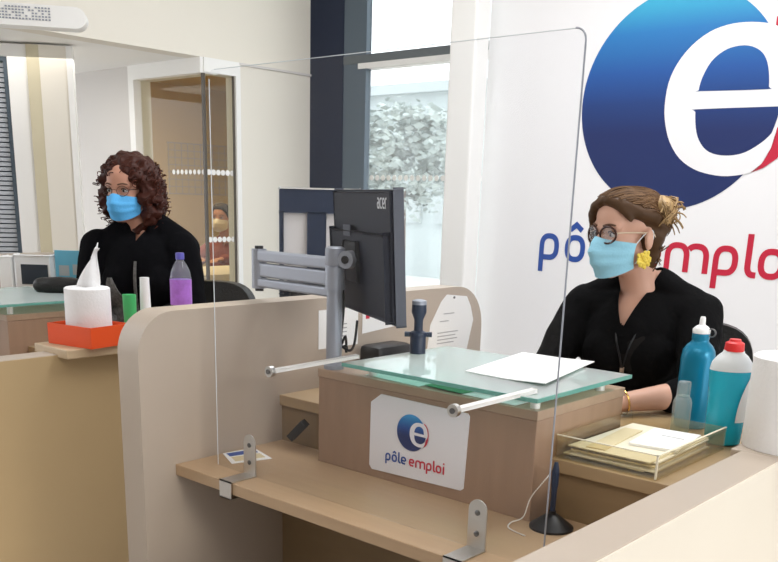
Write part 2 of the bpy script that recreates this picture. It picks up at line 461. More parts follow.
# corner glazing of the office
win = thing('window_1', (XS, YF, 0), None, None, kind='structure')
b = B()
box(b, (-5.0, YF - 0.02, 0), (-4.945, YF + 0.1, 1.95)); box(b, (-5.0, YF - 0.02, 1.95), (XS, YF + 0.1, ZS + 0.03))
box(b, (XS - 0.1, YF, 1.955), (XS + 0.01, 3.585, ZS + 0.03)); box(b, (XS - 0.02, 3.552, 0), (XS + 0.01, 3.585, 1.955))
box(b, (-4.945, YF, 0), (XS, YF + 0.1, 0.78)); box(b, (XS - 0.1, YF, 0), (XS + 0.01, 3.552, 0.78))
link('window_frame', b, 'white_paint', win)
b = B(); box(b, (XS - 0.018, YF - 0.002, 0.78), (XS - 0.002, YF + 0.014, 1.95)); box(b, (XS - 0.02, 3.545, 0.78), (XS - 0.005, 3.552, 1.955)); link('corner_seal', b, 'seal_brown', win)
b = B(); box(b, (-4.945, YF + 0.03, 0.78), (XS - 0.03, YF + 0.036, 1.95)); link('pane', b, 'office_glass', win)
b = B(); box(b, (XS - 0.03, YF + 0.036, 0.78), (XS - 0.024, 3.547, 1.955)); link('pane', b, 'office_glass', win)
b = B()
for k in range(6):
    lathe(b, [(0.016, 0), (0.016, 0.002)], (XS - 0.024, YF + 0.04 + k * 0.034, 1.055), (1, 0, 0), 12)
    lathe(b, [(0.016, 0), (0.016, 0.002)], (XS - 0.024, YF + 0.04 + k * 0.034, 1.43), (1, 0, 0), 12)
for k in range(8):
    lathe(b, [(0.014, 0), (0.014, 0.002)], (-4.64 + k * 0.04, YF + 0.03, 1.43), (0, -1, 0), 12)
link('safety_dots', b, 'white_paint', win)

# facade window on the street side
win = thing('window_2', (-3.4, YW, 0), None, None, kind='structure')
b = B(); box(b, (-4.30, YW - 0.005, 0), (-4.02, YW + 0.14, 3.0)); link('window_frame', b, 'navy_metal', win)
b = B(); box(b, (-4.02, YW, 0), (-3.84, YW + 0.045, 3.0)); link('window_frame', b, 'slate_metal', win)
b = B(); box(b, (-4.02, YW - 0.004, 2.065), (-2.4, YW + 0.10, 2.11)); link('mullion', b, 'mullion_grey', win)
b = B(); box(b, (-3.90, YW - 0.005, 2.035), (-2.4, YW + 0.09, 2.065)); link('mullion', b, 'white_paint', win)
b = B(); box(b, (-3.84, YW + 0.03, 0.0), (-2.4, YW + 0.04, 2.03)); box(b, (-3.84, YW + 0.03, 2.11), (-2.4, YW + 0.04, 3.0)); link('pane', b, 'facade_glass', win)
b = B()
for k in range(20): lathe(b, [(0.016, 0), (0.016, 0.002)], (-3.80 + k * 0.045, YW + 0.028, 1.43), (0, -1, 0), 12)
link('safety_dots', b, 'white_paint', win)
# white column in front of the facade
b = B(); box(b, (-3.04, 3.90, 0), (-2.878, 4.02, 3.0), 0.012); o = struct('column', b, 'white_paint')
# wall behind the printed panel
b = B(); box(b, (-2.42, YW + 0.06, 0), (4.5, YW + 0.16, 3.0)); struct('wall_back', b, 'white_paint')

# slanted window bay at far left: pillar, window with blind
U = Vector((0.592, 0.805, 0)); N = Vector((0.805, -0.592, 0)); Z = Vector((0, 0, 1))
P0 = Vector((-4.657, 2.560, 0))
def Wb(bm, u0, u1, n0, n1, z0, z1, bev=0):
    obox(bm, P0 + U * ((u0 + u1) / 2) + N * ((n0 + n1) / 2) + Z * ((z0 + z1) / 2), (U, N, Z), ((u1 - u0) / 2, (n1 - n0) / 2, (z1 - z0) / 2), bev)
b = B(); Wb(b, 0.0, 0.135, -0.08, 0.0, 0, ZS + 0.02); struct('wall_pillar', b, 'cream_wall')
b = B(); Wb(b, -0.062, 0.0, -0.08, -0.002, 0, ZS + 0.02); struct('trim_2', b, 'yellow_paint')
b = B(); Wb(b, 0.135, 0.165, -0.08, 0.012, 0, ZS + 0.02); struct('trim_3', b, 'white_paint')
win = thing('window_3', P0 + U * -0.4, None, None, kind='structure')
b = B(); Wb(b, -0.16, -0.062, -0.12, -0.02, 0, ZS + 0.02); Wb(b, -1.2, -0.16, -0.12, -0.02, 1.96, ZS + 0.02); Wb(b, -1.2, -0.16, -0.12, -0.02, 0, 0.85); link('window_frame', b, 'white_paint', win)
b = B(); Wb(b, -0.185, -0.16, -0.11, -0.05, 0.85, 1.96); Wb(b, -1.2, -0.185, -0.11, -0.05, 1.94, 1.96); link('blind_rail', b, 'slate_metal', win)
b = B()
for k in range(44): Wb(b, -1.2, -0.19, -0.09, -0.075, 0.86 + k * 0.0245, 0.86 + k * 0.0245 + 0.018)
link('blind', b, 'blind_grey', win)
b = B(); Wb(b, -1.2, -0.185, -0.12, -0.115, 0.85, 1.94); link('pane', b, 'slate_metal', win)

# street outside
b = B(); box(b, (-60, 4.5, -0.3), (30, 60, -0.12)); struct('ground', b, 'street')
bld = thing('building', (-12.5, 16.0, -0.12), 'pale low building across the street seen through the window', 'building')
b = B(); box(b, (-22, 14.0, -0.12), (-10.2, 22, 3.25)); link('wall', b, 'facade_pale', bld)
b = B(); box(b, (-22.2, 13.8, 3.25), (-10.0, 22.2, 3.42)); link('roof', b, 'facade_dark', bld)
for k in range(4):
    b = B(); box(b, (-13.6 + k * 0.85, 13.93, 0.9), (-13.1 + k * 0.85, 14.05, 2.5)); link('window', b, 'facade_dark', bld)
tr = thing('tree', (-9.9, 11.6, -0.12), 'grey green street tree in front of the pale building outside', 'tree')
b = B(); cyl(b, (-9.9, 11.6, -0.12), (-9.9, 11.6, 1.5), 0.12, 0.08, 10); link('trunk', b, 'brow', tr)
b = B()
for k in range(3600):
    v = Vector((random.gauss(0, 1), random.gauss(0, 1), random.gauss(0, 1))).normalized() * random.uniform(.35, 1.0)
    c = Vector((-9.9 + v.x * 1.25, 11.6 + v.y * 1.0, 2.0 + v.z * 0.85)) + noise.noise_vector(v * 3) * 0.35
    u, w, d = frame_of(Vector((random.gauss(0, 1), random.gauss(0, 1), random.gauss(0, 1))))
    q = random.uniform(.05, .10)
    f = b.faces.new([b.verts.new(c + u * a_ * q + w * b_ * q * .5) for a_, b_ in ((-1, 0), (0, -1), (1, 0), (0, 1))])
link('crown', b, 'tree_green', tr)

# air vent box along the bulkhead
vent = thing('air_vent', (-4.15, 2.3, 2.0), 'white perforated air vent box with rounded end above the window pillar', 'air vent')
V0 = Vector((-4.27, 2.23, 0)); 
b = B()
prof = []
prism(b, [(-.5, 1.985)] + [(-.5, 2.072), (.30, 2.072)] + [(.30 + .05 * math.sin(math.radians(a)), 2.0285 + .0435 * math.cos(math.radians(a))) for a in range(15, 180, 15)] + [(.30, 1.985)],
      lambda x, y, h: V0 + U * x + N * (0.18 + h) + Z * y, 0.10)
link('casing', b, 'white_paint', vent)
b = B()
for i in range(20):
    for j in range(5):
        if random.random() < 0.88:
            c = V0 + U * (-.06 + i * 0.0135) + N * 0.281 + Z * (2.012 + j * 0.0115)
            obox(b, c, (U, N, Z), (0.0042, 0.002, 0.003))
link('perforations', b, 'arm_grey', vent)

# ------------------------------------------------------------------ printed wall panel with the logo
pan = thing('wall_panel', (-1.2, YW + 0.02, 0), 'tall white printed wall panel with a big blue globe logo and red lettering behind the seated woman', 'panel')
b = B(); box(b, (-2.96, YW - 0.02, 0.25), (1.6, YW + 0.02, 2.98)); link('board', b, 'banner_white', pan)
globe_material('globe_big', (0.008, 0.022, 0.11), (0.045, 0.50, 0.70), 1.295, 2.237)
GX, GZ, GR = -1.915, 1.766, 0.471
YP = YW - 0.0205
def banner_P(h0): return lambda x, y, h: Vector((GX + x * GR, YP - h0 - h, GZ + y * GR))
o_globe = B()
circ = [(math.cos(2 * PI * k / 96), math.sin(2 * PI * k / 96)) for k in range(96)]
prism(o_globe, circ, lambda x, y, h: Vector((GX + x * GR, YP - h, GZ + y * GR)), 0.0015)
og = link('globe', o_globe, 'globe_big', pan)
def gm(name, src):   # object-space z of the globe mesh equals world z minus the panel base
    return src
LETTER_E = [(0.861, 0.589), (0.745, 0.62), (0.585, 0.638), (0.424, 0.63), (0.264, 0.585), (0.107, 0.482), (-0.015, 0.336), (-0.084, 0.166), (-0.098, -0.042), (-0.071, -0.205), (-0.007, -0.37), (0.109, -0.52), (0.265, -0.619), (0.429, -0.667), (0.602, -0.683), (0.81, -0.651), (0.90, -0.575), (0.965, -0.44), (0.995, -0.27),
            (0.93, -0.34), (0.859, -0.402), (0.739, -0.472), (0.611, -0.499), (0.474, -0.491), (0.365, -0.448), (0.284, -0.36), (0.238, -0.247), (0.216, -0.103), (0.231, -0.081), (0.959, -0.087), (1.10, -0.088), (1.13, -0.02), (1.13, 0.12), (1.10, 0.30), (1.03, 0.45), (0.95, 0.54)]
EYE = [(0.227, 0.086), (0.247, 0.194), (0.315, 0.328), (0.421, 0.411), (0.531, 0.442), (0.645, 0.438), (0.746, 0.395), (0.813, 0.322), (0.853, 0.216), (0.873, 0.082), (0.857, 0.062), (0.245, 0.078)]
RED = [(0.81, -0.651), (0.92, -0.61), (1.03, -0.53), (1.12, -0.38), (1.17, -0.2), (1.19, 0.05), (1.16, 0.3), (1.08, 0.48), (0.97, 0.60), (0.861, 0.66), (0.861, 0.589), (0.95, 0.54), (1.03, 0.45), (1.10, 0.30), (1.13, 0.12), (1.13, -0.02), (1.10, -0.1), (0.995, -0.27), (0.965, -0.44), (0.90, -0.575)]
def cat_closed(pts, n=4):
    P = [Vector((*p, 0)) for p in pts]; out = []
    m = len(P)
    for i in range(m):
        p0, p1, p2, p3 = P[i - 1], P[i], P[(i + 1) % m], P[(i + 2) % m]
        for k in range(n):
            t = k / n
            q = 0.5 * ((2 * p1) + (-p0 + p2) * t + (2 * p0 - 5 * p1 + 4 * p2 - p3) * t * t + (-p0 + 3 * p1 - 3 * p2 + p3) * t ** 3)
            out.append((q.x, q.y))
    return out
def build_mark(parent, P0f, eye_mat, white, red):
    b = B(); prism(b, cat_closed(LETTER_E, 3), P0f(1), 1); link('letter', b, white, parent)
    b = B(); prism(b, cat_closed(EYE, 3), P0f(2), 1); link('letter_counter', b, eye_mat, parent)
    b = B(); prism(b, RED, P0f(1), 1); link('red_crescent', b, red, parent)
build_mark(pan, lambda k: (lambda x, y, h: Vector((GX + x * GR, YP - 0.0015 * k - h * 0.0012, GZ + y * GR))), 'globe_big', 'banner_white', 'logo_red')
TP = lambda x, y, h: Vector((x, YP - 0.0005 - h, 1.027 - 0.016 * (x + 2.354) + y))
write_word('po', [-2.568, -2.418], 0.133, TP, pan, 'logo_blue', 0.0015, hat_at=1)
write_word('le', [-2.268, -2.205], 0.133, TP, pan, 'logo_blue', 0.0015)
write_word('emploi', [-2.015, -1.882, -1.650, -1.505, -1.447, -1.30], 0.133, TP, pan, 'logo_red', 0.0015)

# ------------------------------------------------------------------ reception desks
def panel_poly(y0, y1, z1, r0, r1):
    pts = [(y0, 0.0)]
    for a in range(0, 91, 10): pts.append((y0 + r0 - r0 * math.cos(math.radians(a)), z1 - r0 + r0 * math.sin(math.radians(a))))
    for a in range(0, 91, 10): pts.append((y1 - r1 + r1 * math.sin(math.radians(a)), z1 - r1 + r1 * math.cos(math.radians(a))))
    pts.append((y1, 0.0)); return pts
def desk(off, label, outer, wtop, wx0):
    X, Y, _ = off
    t = thing('reception_desk', (-1.3 + X, 1.7 + Y, 0), label, 'desk', 'reception desks')
    b = B(); prism(b, panel_poly(1.25 + Y, 2.70 + Y, 1.02, 0.105, 0.15), lambda x, y, h: Vector((-1.99 + X + h, x, y)), 0.09); 
    bmesh.ops.bevel(b, geom=[e for e in b.edges if len(e.link_faces) == 2 and e.calc_face_angle() > 1.2], offset=0.004, segments=2, affect='EDGES')
    link('side_panel', b, 'taupe_laminate', t, True)
    b = B(); box(b, (-0.672 + X, 0.90 + Y, 0), (-0.584 + X, 2.25 + Y, 0.79), 0.003); sp = link('side_panel', b, 'taupe_laminate', t)
    b = B(); box(b, (-0.584 + X, 0.90 + Y, 0), (-0.580 + X, 2.25 + Y, 0.788)); link('panel_face', b, outer, sp)
    b = B(); box(b, (-1.90 + X, 1.348 + Y, 0.590), (-0.672 + X, 1.725 + Y, 0.62), 0.002); link('writing_shelf', b, 'shelf_wood', t)
    b = B(); box(b, (-1.90 + X, 1.725 + Y, 0.05), (-0.672 + X, 1.745 + Y, 0.725)); link('modesty_panel', b, 'brown_panel', t)
    b = B(); box(b, (-1.90 + X, 1.715 + Y, 0.725), (-0.672 + X, 2.50 + Y, 0.755), 0.002); link('desktop', b, 'desk_tan', t)
    b = B(); box(b, (-1.668 + X, 1.645 + Y, 0.62), (-0.997 + X, 2.042 + Y, 0.851), 0.002); link('raised_counter', b, 'wood', t)
    b = B(); box(b, (-1.670 + X, 1.643 + Y, 0.851), (-0.995 + X, 2.044 + Y, 0.873), 0.002); link('counter_top', b, 'wood_top', t)
    b = B(); box(b, (wx0 + X, (1.97 if not X else 1.60) + Y, wtop - 0.03), (-0.52 + X if X else -0.40, 2.45 + Y, wtop), 0.003); link('worktop', b, 'taupe_laminate' if not X else 'tan_laminate', t)
    return t
desk((0, 0, 0), 'near beige reception desk with rounded side panel, low writing shelf and logo sign', 'sunlit_laminate', 0.791, -0.694)
desk((-2.13, -0.12, 0), 'far reception desk at left with golden tan side panel under the orange tray', 'gold_laminate', 0.811, -0.73)

def glass_top(off, label):
    X, Y, _ = off
    t = thing('glass_top', (-1.27 + X, 1.8 + Y, 0.873), label, 'glass shelf', 'glass tops on the raised counters')
    b = B(); box(b, (-1.525 + X, 1.585 + Y, 0.905), (-0.965 + X, 2.005 + Y, 0.914), 0.0015); link('pane', b, 'green_glass', t)
    b = B(); box(b, (-1.525 + X, 1.582 + Y, 0.905), (-0.965 + X, 1.585 + Y, 0.914)); box(b, (-0.965 + X, 1.582 + Y, 0.905), (-0.962 + X, 2.005 + Y, 0.914)); link('polished_edge', b, 'glass_edge', t)
    for x, y in ((-1.02, 1.67), (-1.02, 1.96), (-1.50, 1.67), (-1.50, 1.96)):
        b = B(); cyl(b, (x + X, y + Y, 0.873), (x + X, y + Y, 0.905), 0.011); link('standoff', b, 'rod_white', t, True)
    return t
glass_top((0, 0, 0), 'green tinted glass top on steel standoffs beside the monitor, paper lying on it')
glass_top((-2.13, -0.12, 0), 'glass top on the raised wooden counter at the far left edge')

# ------------------------------------------------------------------ acrylic screen and its fixings
b = B()
sx0, sx1, sz0, sz1, rr = -1.822, -0.829, 0.6205, 1.583, 0.020
poly = [(sx0, sz0)] + [(sx1, sz0)] + [(sx1 - rr + rr * math.cos(math.radians(a)), sz1 - rr + rr * math.sin(math.radians(a))) for a in range(0, 91, 15)] + [(sx0 + rr - rr * math.sin(math.radians(a)), sz1 - rr + rr * math.cos(math.radians(a))) for a in range(0, 91, 15)]
scr = thing('protective_screen', (-1.32, 1.428, sz0), 'large clear acrylic screen with rounded corners standing on the shelf edge', 'screen')
prism(b, poly, lambda x, y, h: Vector((x, 1.425 + h, y)), 0.005); link('sheet', b, 'acrylic', scr)
b = B()
edge = [(sx1 + 0.0005, sz0)] + [(sx1 - rr + (rr + .0005) * math.cos(math.radians(a)), sz1 - rr + (rr + .0005) * math.sin(math.radians(a))) for a in range(0, 91, 15)]
tube(b, [(x, 1.4275, z) for x, z in edge], 0.0017, 6)
link('polished_edge', b, 'arm_grey', scr)
b = B(); tube(b, [(sx0, 1.4275, z) for z in (sz0, 1.1, sz1 - rr)], 0.0011, 6); tube(b, [(sx0 + rr, 1.4275, sz1), (-1.3, 1.4275, sz1), (sx1 - rr, 1.4275, sz1)], 0.0008, 6); link('polished_edge', b, 'strap', scr)

def bracket(x, label):
    t = thing('bracket', (x, 1.39, 0.62), label, 'bracket', 'screen brackets')
    w = 0.0225
    b = B()
    pts = [(x - w, 0.6225)] + [(x + w, 0.6225)] + [(x + w * math.cos(math.radians(a)), 0.705 + w * math.sin(math.radians(a))) for a in range(0, 181, 15)]
    prism(b, pts, lambda px, py, h: Vector((px, 1.4245 - h, py)), 0.003)
    box(b, (x - w, 1.342, 0.6205), (x + w, 1.4245, 0.6235)); box(b, (x - w, 1.342, 0.578), (x + w, 1.345, 0.6235)); box(b, (x - w, 1.342, 0.578), (x + w, 1.375, 0.581))
    link('plate', b, 'steel', t)
    for z in (0.655, 0.70):
        b = B(); lathe(b, [(0.006, 0), (0.006, 0.002), (0.003, 0.004)], (x, 1.4215, z), (0, -1, 0), 12); link('screw', b, 'dark_steel', t, True)
    return t
bracket(-1.688, 'left steel bracket clamping the acrylic screen beside the colour leaflet')
bracket(-0.983, 'right steel bracket clamping the acrylic screen below the logo sign')
def rod(p0, p1, label):
    t = thing('support_rod', p1, label, 'support rod', 'screen support rods')
    p0 = Vector(p0); p1 = Vector(p1); d = (p1 - p0).normalized(); u = Vector((d.y, -d.x, 0)).normalized(); v = u.cross(d)
    b = B(); obox(b, (p0 + p1) / 2, (d, u, v), ((p1 - p0).length / 2, 0.0085, 0.004), 0.001); link('bar', b, 'rod_white', t)
    b = B(); lathe(b, [(0.0135, -0.004), (0.0135, 0.008)], p0, (0, -1, 0), 16); link('end_fitting', b, 'steel', t, True)
    b = B(); lathe(b, [(0.006, 0), (0.006, 0.003)], p0 + Vector((0, -0.008, 0)), (0, -1, 0), 10); link('screw', b, 'dark_steel', t, True)
rod((-1.605, 1.4215, 0.900), (-1.545, 1.66, 0.919), 'left white support rod from the acrylic screen to the glass top, below the monitor arm')
rod((-1.053, 1.4215, 0.900), (-1.000, 1.63, 0.9205), 'right white support rod from the acrylic screen to the glass corner, above the logo sign')

# ------------------------------------------------------------------ logo sign on the counter front
sg = thing('logo_sign', (-1.328, 1.643, 0.64), 'white card sign with blue globe logo fixed to the counter front', 'sign')
YS = 1.6405
b = B(); prism(b, [(-1.470, 0.641), (-1.188, 0.649), (-1.181, 0.655), (-1.174, 0.83), (-1.180, 0.8365), (-1.445, 0.8395), (-1.478, 0.815), (-1.479, 0.651)], lambda x, y, h: Vector((x, 1.6445 - h, y)), 0.003); link('card', b, 'sign_white', sg)
gx, gz, gr = -1.343, 0.760, 0.0455
globe_material('globe_small', (0.012, 0.03, 0.15), (0.04, 0.36, 0.72), gz - gr - 0.64, gz + gr - 0.64)
b = B(); prism(b, circ, lambda x, y, h: Vector((gx + x * gr, YS - h * 1, gz + y * gr)), 0.0004); link('globe', b, 'globe_small', sg)
build_mark(sg, lambda k: (lambda x, y, h: Vector((gx + x * gr, YS - 0.0004 * k - h * 0.0003, gz + y * gr))), 'globe_small', 'sign_white', 'logo_red')
SP = lambda x, y, h: Vector((x, YS + 0.0006 - h, 0.676 + 0.01 * (x + 1.34) + y))
s_ = 0.0195
write_word('po', [-1.424, -1.403], s_, SP, sg, 'logo_blue', 0.001, hat_at=1)
write_word('le', [-1.382, -1.373], s_, SP, sg, 'logo_blue', 0.001)
write_word('emploi', [-1.347, -1.327, -1.293, -1.272, -1.2635, -1.242], s_, SP, sg, 'logo_red', 0.001)

# ------------------------------------------------------------------ monitor on its arm
mon_c = Vector((-1.60, 1.77, 1.18))
TL = Vector((-1.817, 1.858, 1.324)); BR = None
wdir = Vector((0.447, -0.245, 0)); mw = 0.50; wdir.normalize()
hz = Vector((0, 0, 1)); nb = Vector((wdir.y, -wdir.x, 0)) * 1.0     # back normal, towards the visitors
if nb.y > 0: nb = -nb
t_off = 1.07
cL = Vector((-1.655 * t_off, 1.728 * t_off, 0)); cR = Vector((-1.278 * t_off, 1.520 * t_off, 0))
mc = (cL + cR) / 2 + Vector((-0.010, -0.009, 0)); mc.z = 1.171
hw = (cR - cL).length / 2; hh = 0.155
wdir = (cR - cL).normalized(); nb = Vector((wdir.y, -wdir.x, 0))
if nb.y > 0: nb = -nb
hz, nb = (hz + nb * 0.06).normalized(), (nb - hz * 0.06).normalized()
mon = thing('monitor', (mc.x, mc.y, mc.z - hh), 'black computer monitor on a grey arm, its back turned to the visitors', 'monitor')
b = B(); obox(b, mc, (wdir, nb, hz), (hw, 0.009, hh), 0.004); link('housing', b, 'screen_edge', mon)
b = B(); obox(b, mc + nb * 0.0125, (wdir, nb, hz), (hw - 0.006, 0.0045, hh - 0.006), 0.003); link('back_cover', b, 'screen_back', mon)
b = B(); obox(b, mc + nb * 0.022 - hz * 0.045, (wdir, nb, hz), (hw - 0.012, 0.008, hh - 0.055), 0.006); link('back_bulge', b, 'screen_back', mon)
b = B(); obox(b, mc - nb * 0.0095, (wdir, nb, hz), (hw - 0.012, 0.001, hh - 0.012)); link('display', b, 'screen_dark', mon)
bc = mc + nb * 0.034 - wdir * 0.03 - hz * 0.02
b = B(); obox(b, bc, (wdir, nb, hz), (0.05, 0.005, 0.05), 0.002); link('mount_plate', b, 'black_plastic', mon)
b = B(); obox(b, mc + nb * 0.0305 - wdir * 0.075 + hz * 0.055, (wdir, nb, hz), (0.030, 0.001, 0.014)); link('rating_label', b, 'screen_edge', mon)
b = B()
lo = mc + nb * 0.0172 + wdir * (hw * 0.58) + hz * (hh * 0.72)
# the back is read from outside, so the lettering runs along +wdir
for k, chh in enumerate('acer'):
    xk = [0, 0.019, 0.037, 0.056][k]
    for st in GL[chh][1]: ribbon(b, st, 0.17, lambda x, y, h, xk=xk: lo + wdir * (xk + x * 0.0205) + hz * (y * 0.026) + nb * h, 0.0008)
link('lettering', b, 'grey_letter', mon)

# pole arm
pb = Vector((-1.640, 1.672, 0.873))
arm = thing('monitor_stand', pb, 'grey metal monitor stand with a thick pole and double folding bars', 'monitor stand')
b = B(); lathe(b, [(0.026, 0), (0.026, 0.010), (0.0205, 0.014), (0.0205, 0.295)], pb, n=24); link('pole', b, 'arm_grey', arm, True)
b = B(); lathe(b, [(0.0255, 0.205), (0.0255, 0.262)], pb, n=24); link('collar', b, 'arm_grey', arm, True)
b = B(); lathe(b, [(0.024, 0.266), (0.0255, 0.270), (0.0255, 0.308), (0.018, 0.312)], pb, n=24); link('collar', b, 'arm_grey', arm, True)
jl = Vector((-1.965, 1.70, 0))
zj = 1.118
def bar(p, q, z0, z1, w, name='bar', mt='arm_grey'):
    p = Vector((p.x, p.y, (z0 + z1) / 2)); q = Vector((q.x, q.y, (z0 + z1) / 2)); d = (q - p).normalized(); u = Vector((-d.y, d.x, 0))
    b = B(); obox(b, (p + q) / 2, (d, u, Z), ((q - p).length / 2, w, (z1 - z0) / 2), 0.005)
    return link(name, b, mt, arm)
bar(jl, pb, 1.128, 1.158, 0.016); bar(jl, pb, 1.058, 1.082, 0.016); bar(jl + Vector((0.01, 0, 0)), pb, 1.086, 1.124, 0.013, 'inner_bar')
b = B(); cyl(b, (jl.x, jl.y, 1.054), (jl.x, jl.y, 1.162), 0.021, n=20); link('elbow', b, 'arm_grey', arm, True)
for z0, z1 in ((1.162, 1.170), (1.046, 1.054)):
    b = B(); cyl(b, (jl.x, jl.y, z0), (jl.x, jl.y, z1), 0.012, n=14); link('pivot_cap', b, 'black_plastic', arm, True)
je = Vector((pb.x, pb.y, 1.152)) + Vector((0.746, 0.666, 0)) * 0.036 + Vector((0.666, -0.746, 0)) * 0.018
bar(pb, je, 1.135, 1.170, 0.013, 'tilt_arm')
b = B(); u2 = (je - pb); u2.z = 0; u2.normalize(); sd = Vector((u2.y, -u2.x, 0))
cyl(b, je - sd * 0.02 + Z * 0.003, je + sd * 0.02 + Z * 0.003, 0.022, n=20); link('tilt_joint', b, 'arm_grey', arm, True)
b = B(); cyl(b, je + sd * 0.02 + Z * 0.003, je + sd * 0.024 + Z * 0.003, 0.010, n=12); cyl(b, je, Vector((bc.x, bc.y, bc.z + 0.012)) - nb * 0.006, 0.012, n=12); link('tilt_screw', b, 'black_plastic', arm, True)

# monitor cables
b = B()
c0 = bc + nb * 0.012
tube(b, smooth_path([c0 + Z * 0.05 - wdir * 0.04, c0 + nb * 0.02 - Z * 0.02, c0 + nb * 0.008 - Z * 0.10, c0 + nb * 0.008 - Z * 0.19 - wdir * 0.02, c0 - Z * 0.215 + nb * 0.015, c0 - Z * 0.19 + wdir * 0.02 + nb * 0.01, c0 - Z * 0.205, c0 - Z * 0.235, Vector((c0.x, c0.y, 0.93)), Vector((c0.x - 0.02, c0.y - 0.02, 0.921))], 6), 0.0035)
tube(b, smooth_path([c0 - Z * 0.215 + nb * 0.015, c0 - Z * 0.225 + wdir * 0.03, c0 - Z * 0.20 + wdir * 0.07, c0 - Z * 0.14 + wdir * 0.09]), 0.0035)
o = link('monitor_cable', b, 'black_plastic', None, True); setp(o, 'black cable looping down from the monitor back to the glass top', 'cable')

# small navy stand on the glass
nx, ny = -1.497, 1.842; nz = 0.914
st = thing('device_stand', (nx, ny, nz), 'small navy stand with flared head and knobs on the glass top, right of the monitor', 'stand')
b = B(); lathe(b, [(0.021, 0), (0.021, 0.043), (0.018, 0.048)], (nx, ny, nz)); link('base', b, 'navy_plastic', st, True)
b = B(); lathe(b, [(0.0225, 0.045), (0.0225, 0.056), (0.012, 0.060), (0.0118, 0.088), (0.020, 0.108), (0.019, 0.128)], (nx, ny, nz)); link('stem', b, 'navy_plastic', st, True)
b = B(); lathe(b, [(0.0195, 0.128), (0.019, 0.138), (0.010, 0.141)], (nx, ny, nz)); link('cap', b, 'arm_grey', st, True)
for s in (-1, 1):
    b = B(); cyl(b, (nx + s * 0.022 * 0.75, ny + s * 0.022 * 0.66, nz + 0.050), (nx + s * 0.036 * 0.75, ny + s * 0.036 * 0.66, nz + 0.050), 0.007); link('knob', b, 'navy_plastic', st, True)

# papers on and under the glass
def sheet(name, pts, z, mname, label, cat, thick=0.0012, curl=None, group=None):
    b = B()
    n = 8
    a, bb, c, d = [Vector((*p, 0)) for p in pts]
    gridt = []; 
    for i in range(n + 1):
        row = []
        for j in range(n + 1):
            u, v = i / n, j / n
            p = a * (1 - u) * (1 - v) + bb * u * (1 - v) + c * u * v + d * (1 - u) * v
            p.z = z + (curl(u, v) if curl else 0)
            row.append(p)
        gridt.append(row)
    top = [[b.verts.new(p + Vector((0, 0, thick))) for p in r] for r in gridt]; bot = [[b.verts.new(p) for p in r] for r in gridt]
    for i in range(n):
        for j in range(n):
            b.faces.new((top[i][j], top[i + 1][j], top[i + 1][j + 1], top[i][j + 1])); b.faces.new((bot[i][j], bot[i][j + 1], bot[i + 1][j + 1], bot[i + 1][j]))
    for i in range(n):
        for r0, r1 in (((top[i][0], top[i + 1][0]), (bot[i][0], bot[i + 1][0])), ((top[i][n], top[i + 1][n]), (bot[i][n], bot[i + 1][n])), ((top[0][i], top[0][i + 1]), (bot[0][i], bot[0][i + 1])), ((top[n][i], top[n][i + 1]), (bot[n][i], bot[n][i + 1]))):
            b.faces.new((r0[0], r0[1], r1[1], r1[0]))
    o = link(name, b, mname); return setp(o, label, cat, group)
sheet('paper_sheet', [(-1.25, 1.72), (-1.022, 1.708), (-1.10, 2.07), (-1.315, 2.07)], 0.9148, 'paper', 'blank white sheets with a curled edge lying on the glass top', 'paper', 0.002, lambda u, v: 0.014 * max(0, u - .55) * (1 - v * .4))
sheet('paper_sheet', [(-1.52, 1.665), (-1.335, 1.652), (-1.335, 1.86), (-1.52, 1.86)], 0.8735, 'pale_green_paper', 'pale green sheet under the left half of the glass top', 'paper')
sheet('leaflet', [(-1.33, 1.668), (-1.21, 1.656), (-1.20, 1.76), (-1.32, 1.79)], 0.876, 'leaf_green', 'dark green leaflet slipped under the middle of the glass top', 'leaflet')
sheet('paper_sheet', [(-1.23, 1.662), (-1.06, 1.652), (-1.06, 1.85), (-1.23, 1.85)], 0.8735, 'paper', 'white sheet under the right front corner of the glass top', 'paper')
lf = sheet('leaflet', [(-1.905 + 0.012, 1.50), (-1.80, 1.455), (-1.765, 1.565), (-1.88, 1.60)], 0.6205, 'paper', 'colour leaflet with blue band lying on the shelf behind the left bracket', 'leaflet')
b = B(); prism(b, [(-1.885, 1.505), (-1.855, 1.494), (-1.835, 1.578), (-1.868, 1.588)], lambda x, y, h: Vector((x, y, 0.6218 + h)), 0.0003); link('blue_band', b, 'logo_blue', lf)
b = B(); prism(b, [(-1.848, 1.492), (-1.808, 1.474), (-1.785, 1.56), (-1.826, 1.574)], lambda x, y, h: Vector((x, y, 0.6218 + h)), 0.0003); link('picture', b, 'paper_kraft', lf)

# notices pinned to the inner face of the left panel
def notice(poly, label, lines, dot=None):
    b = B(); prism(b, poly, lambda y, z, h: Vector((-1.8995 + h, y, z)), 0.001); o = link('notice', b, 'paper'); setp(o, label, 'notice', 'notices pinned to the side panel')
    b = B()
    for (y0, y1, z) in lines: box(b, (-1.8986, y0, z), (-1.8982, y1, z + 0.0035))
    link('printed_lines', b, 'print_grey', o)
    b = B(); lathe(b, [(0.004, 0), (0.004, 0.003)], (-1.8986, dot[0], dot[1]), (1, 0, 0), 10); link('pin', b, 'dark_steel', o)
    return o
random.seed(3)
notice([(2.385, 0.80), (2.61, 0.78), (2.645, 0.90), (2.625, 0.95), (2.60, 0.985), (2.485, 0.997), (2.455, 0.975), (2.40, 0.90)], 'white notice with clipped top corners pinned near the rounded end of the panel',
       [(2.44, 2.44 + random.uniform(.08, .14), 0.83 + k * 0.012) for k in range(4)] + [(2.45, 2.50, 0.905), (2.47, 2.53, 0.93)], (2.525, 0.985))
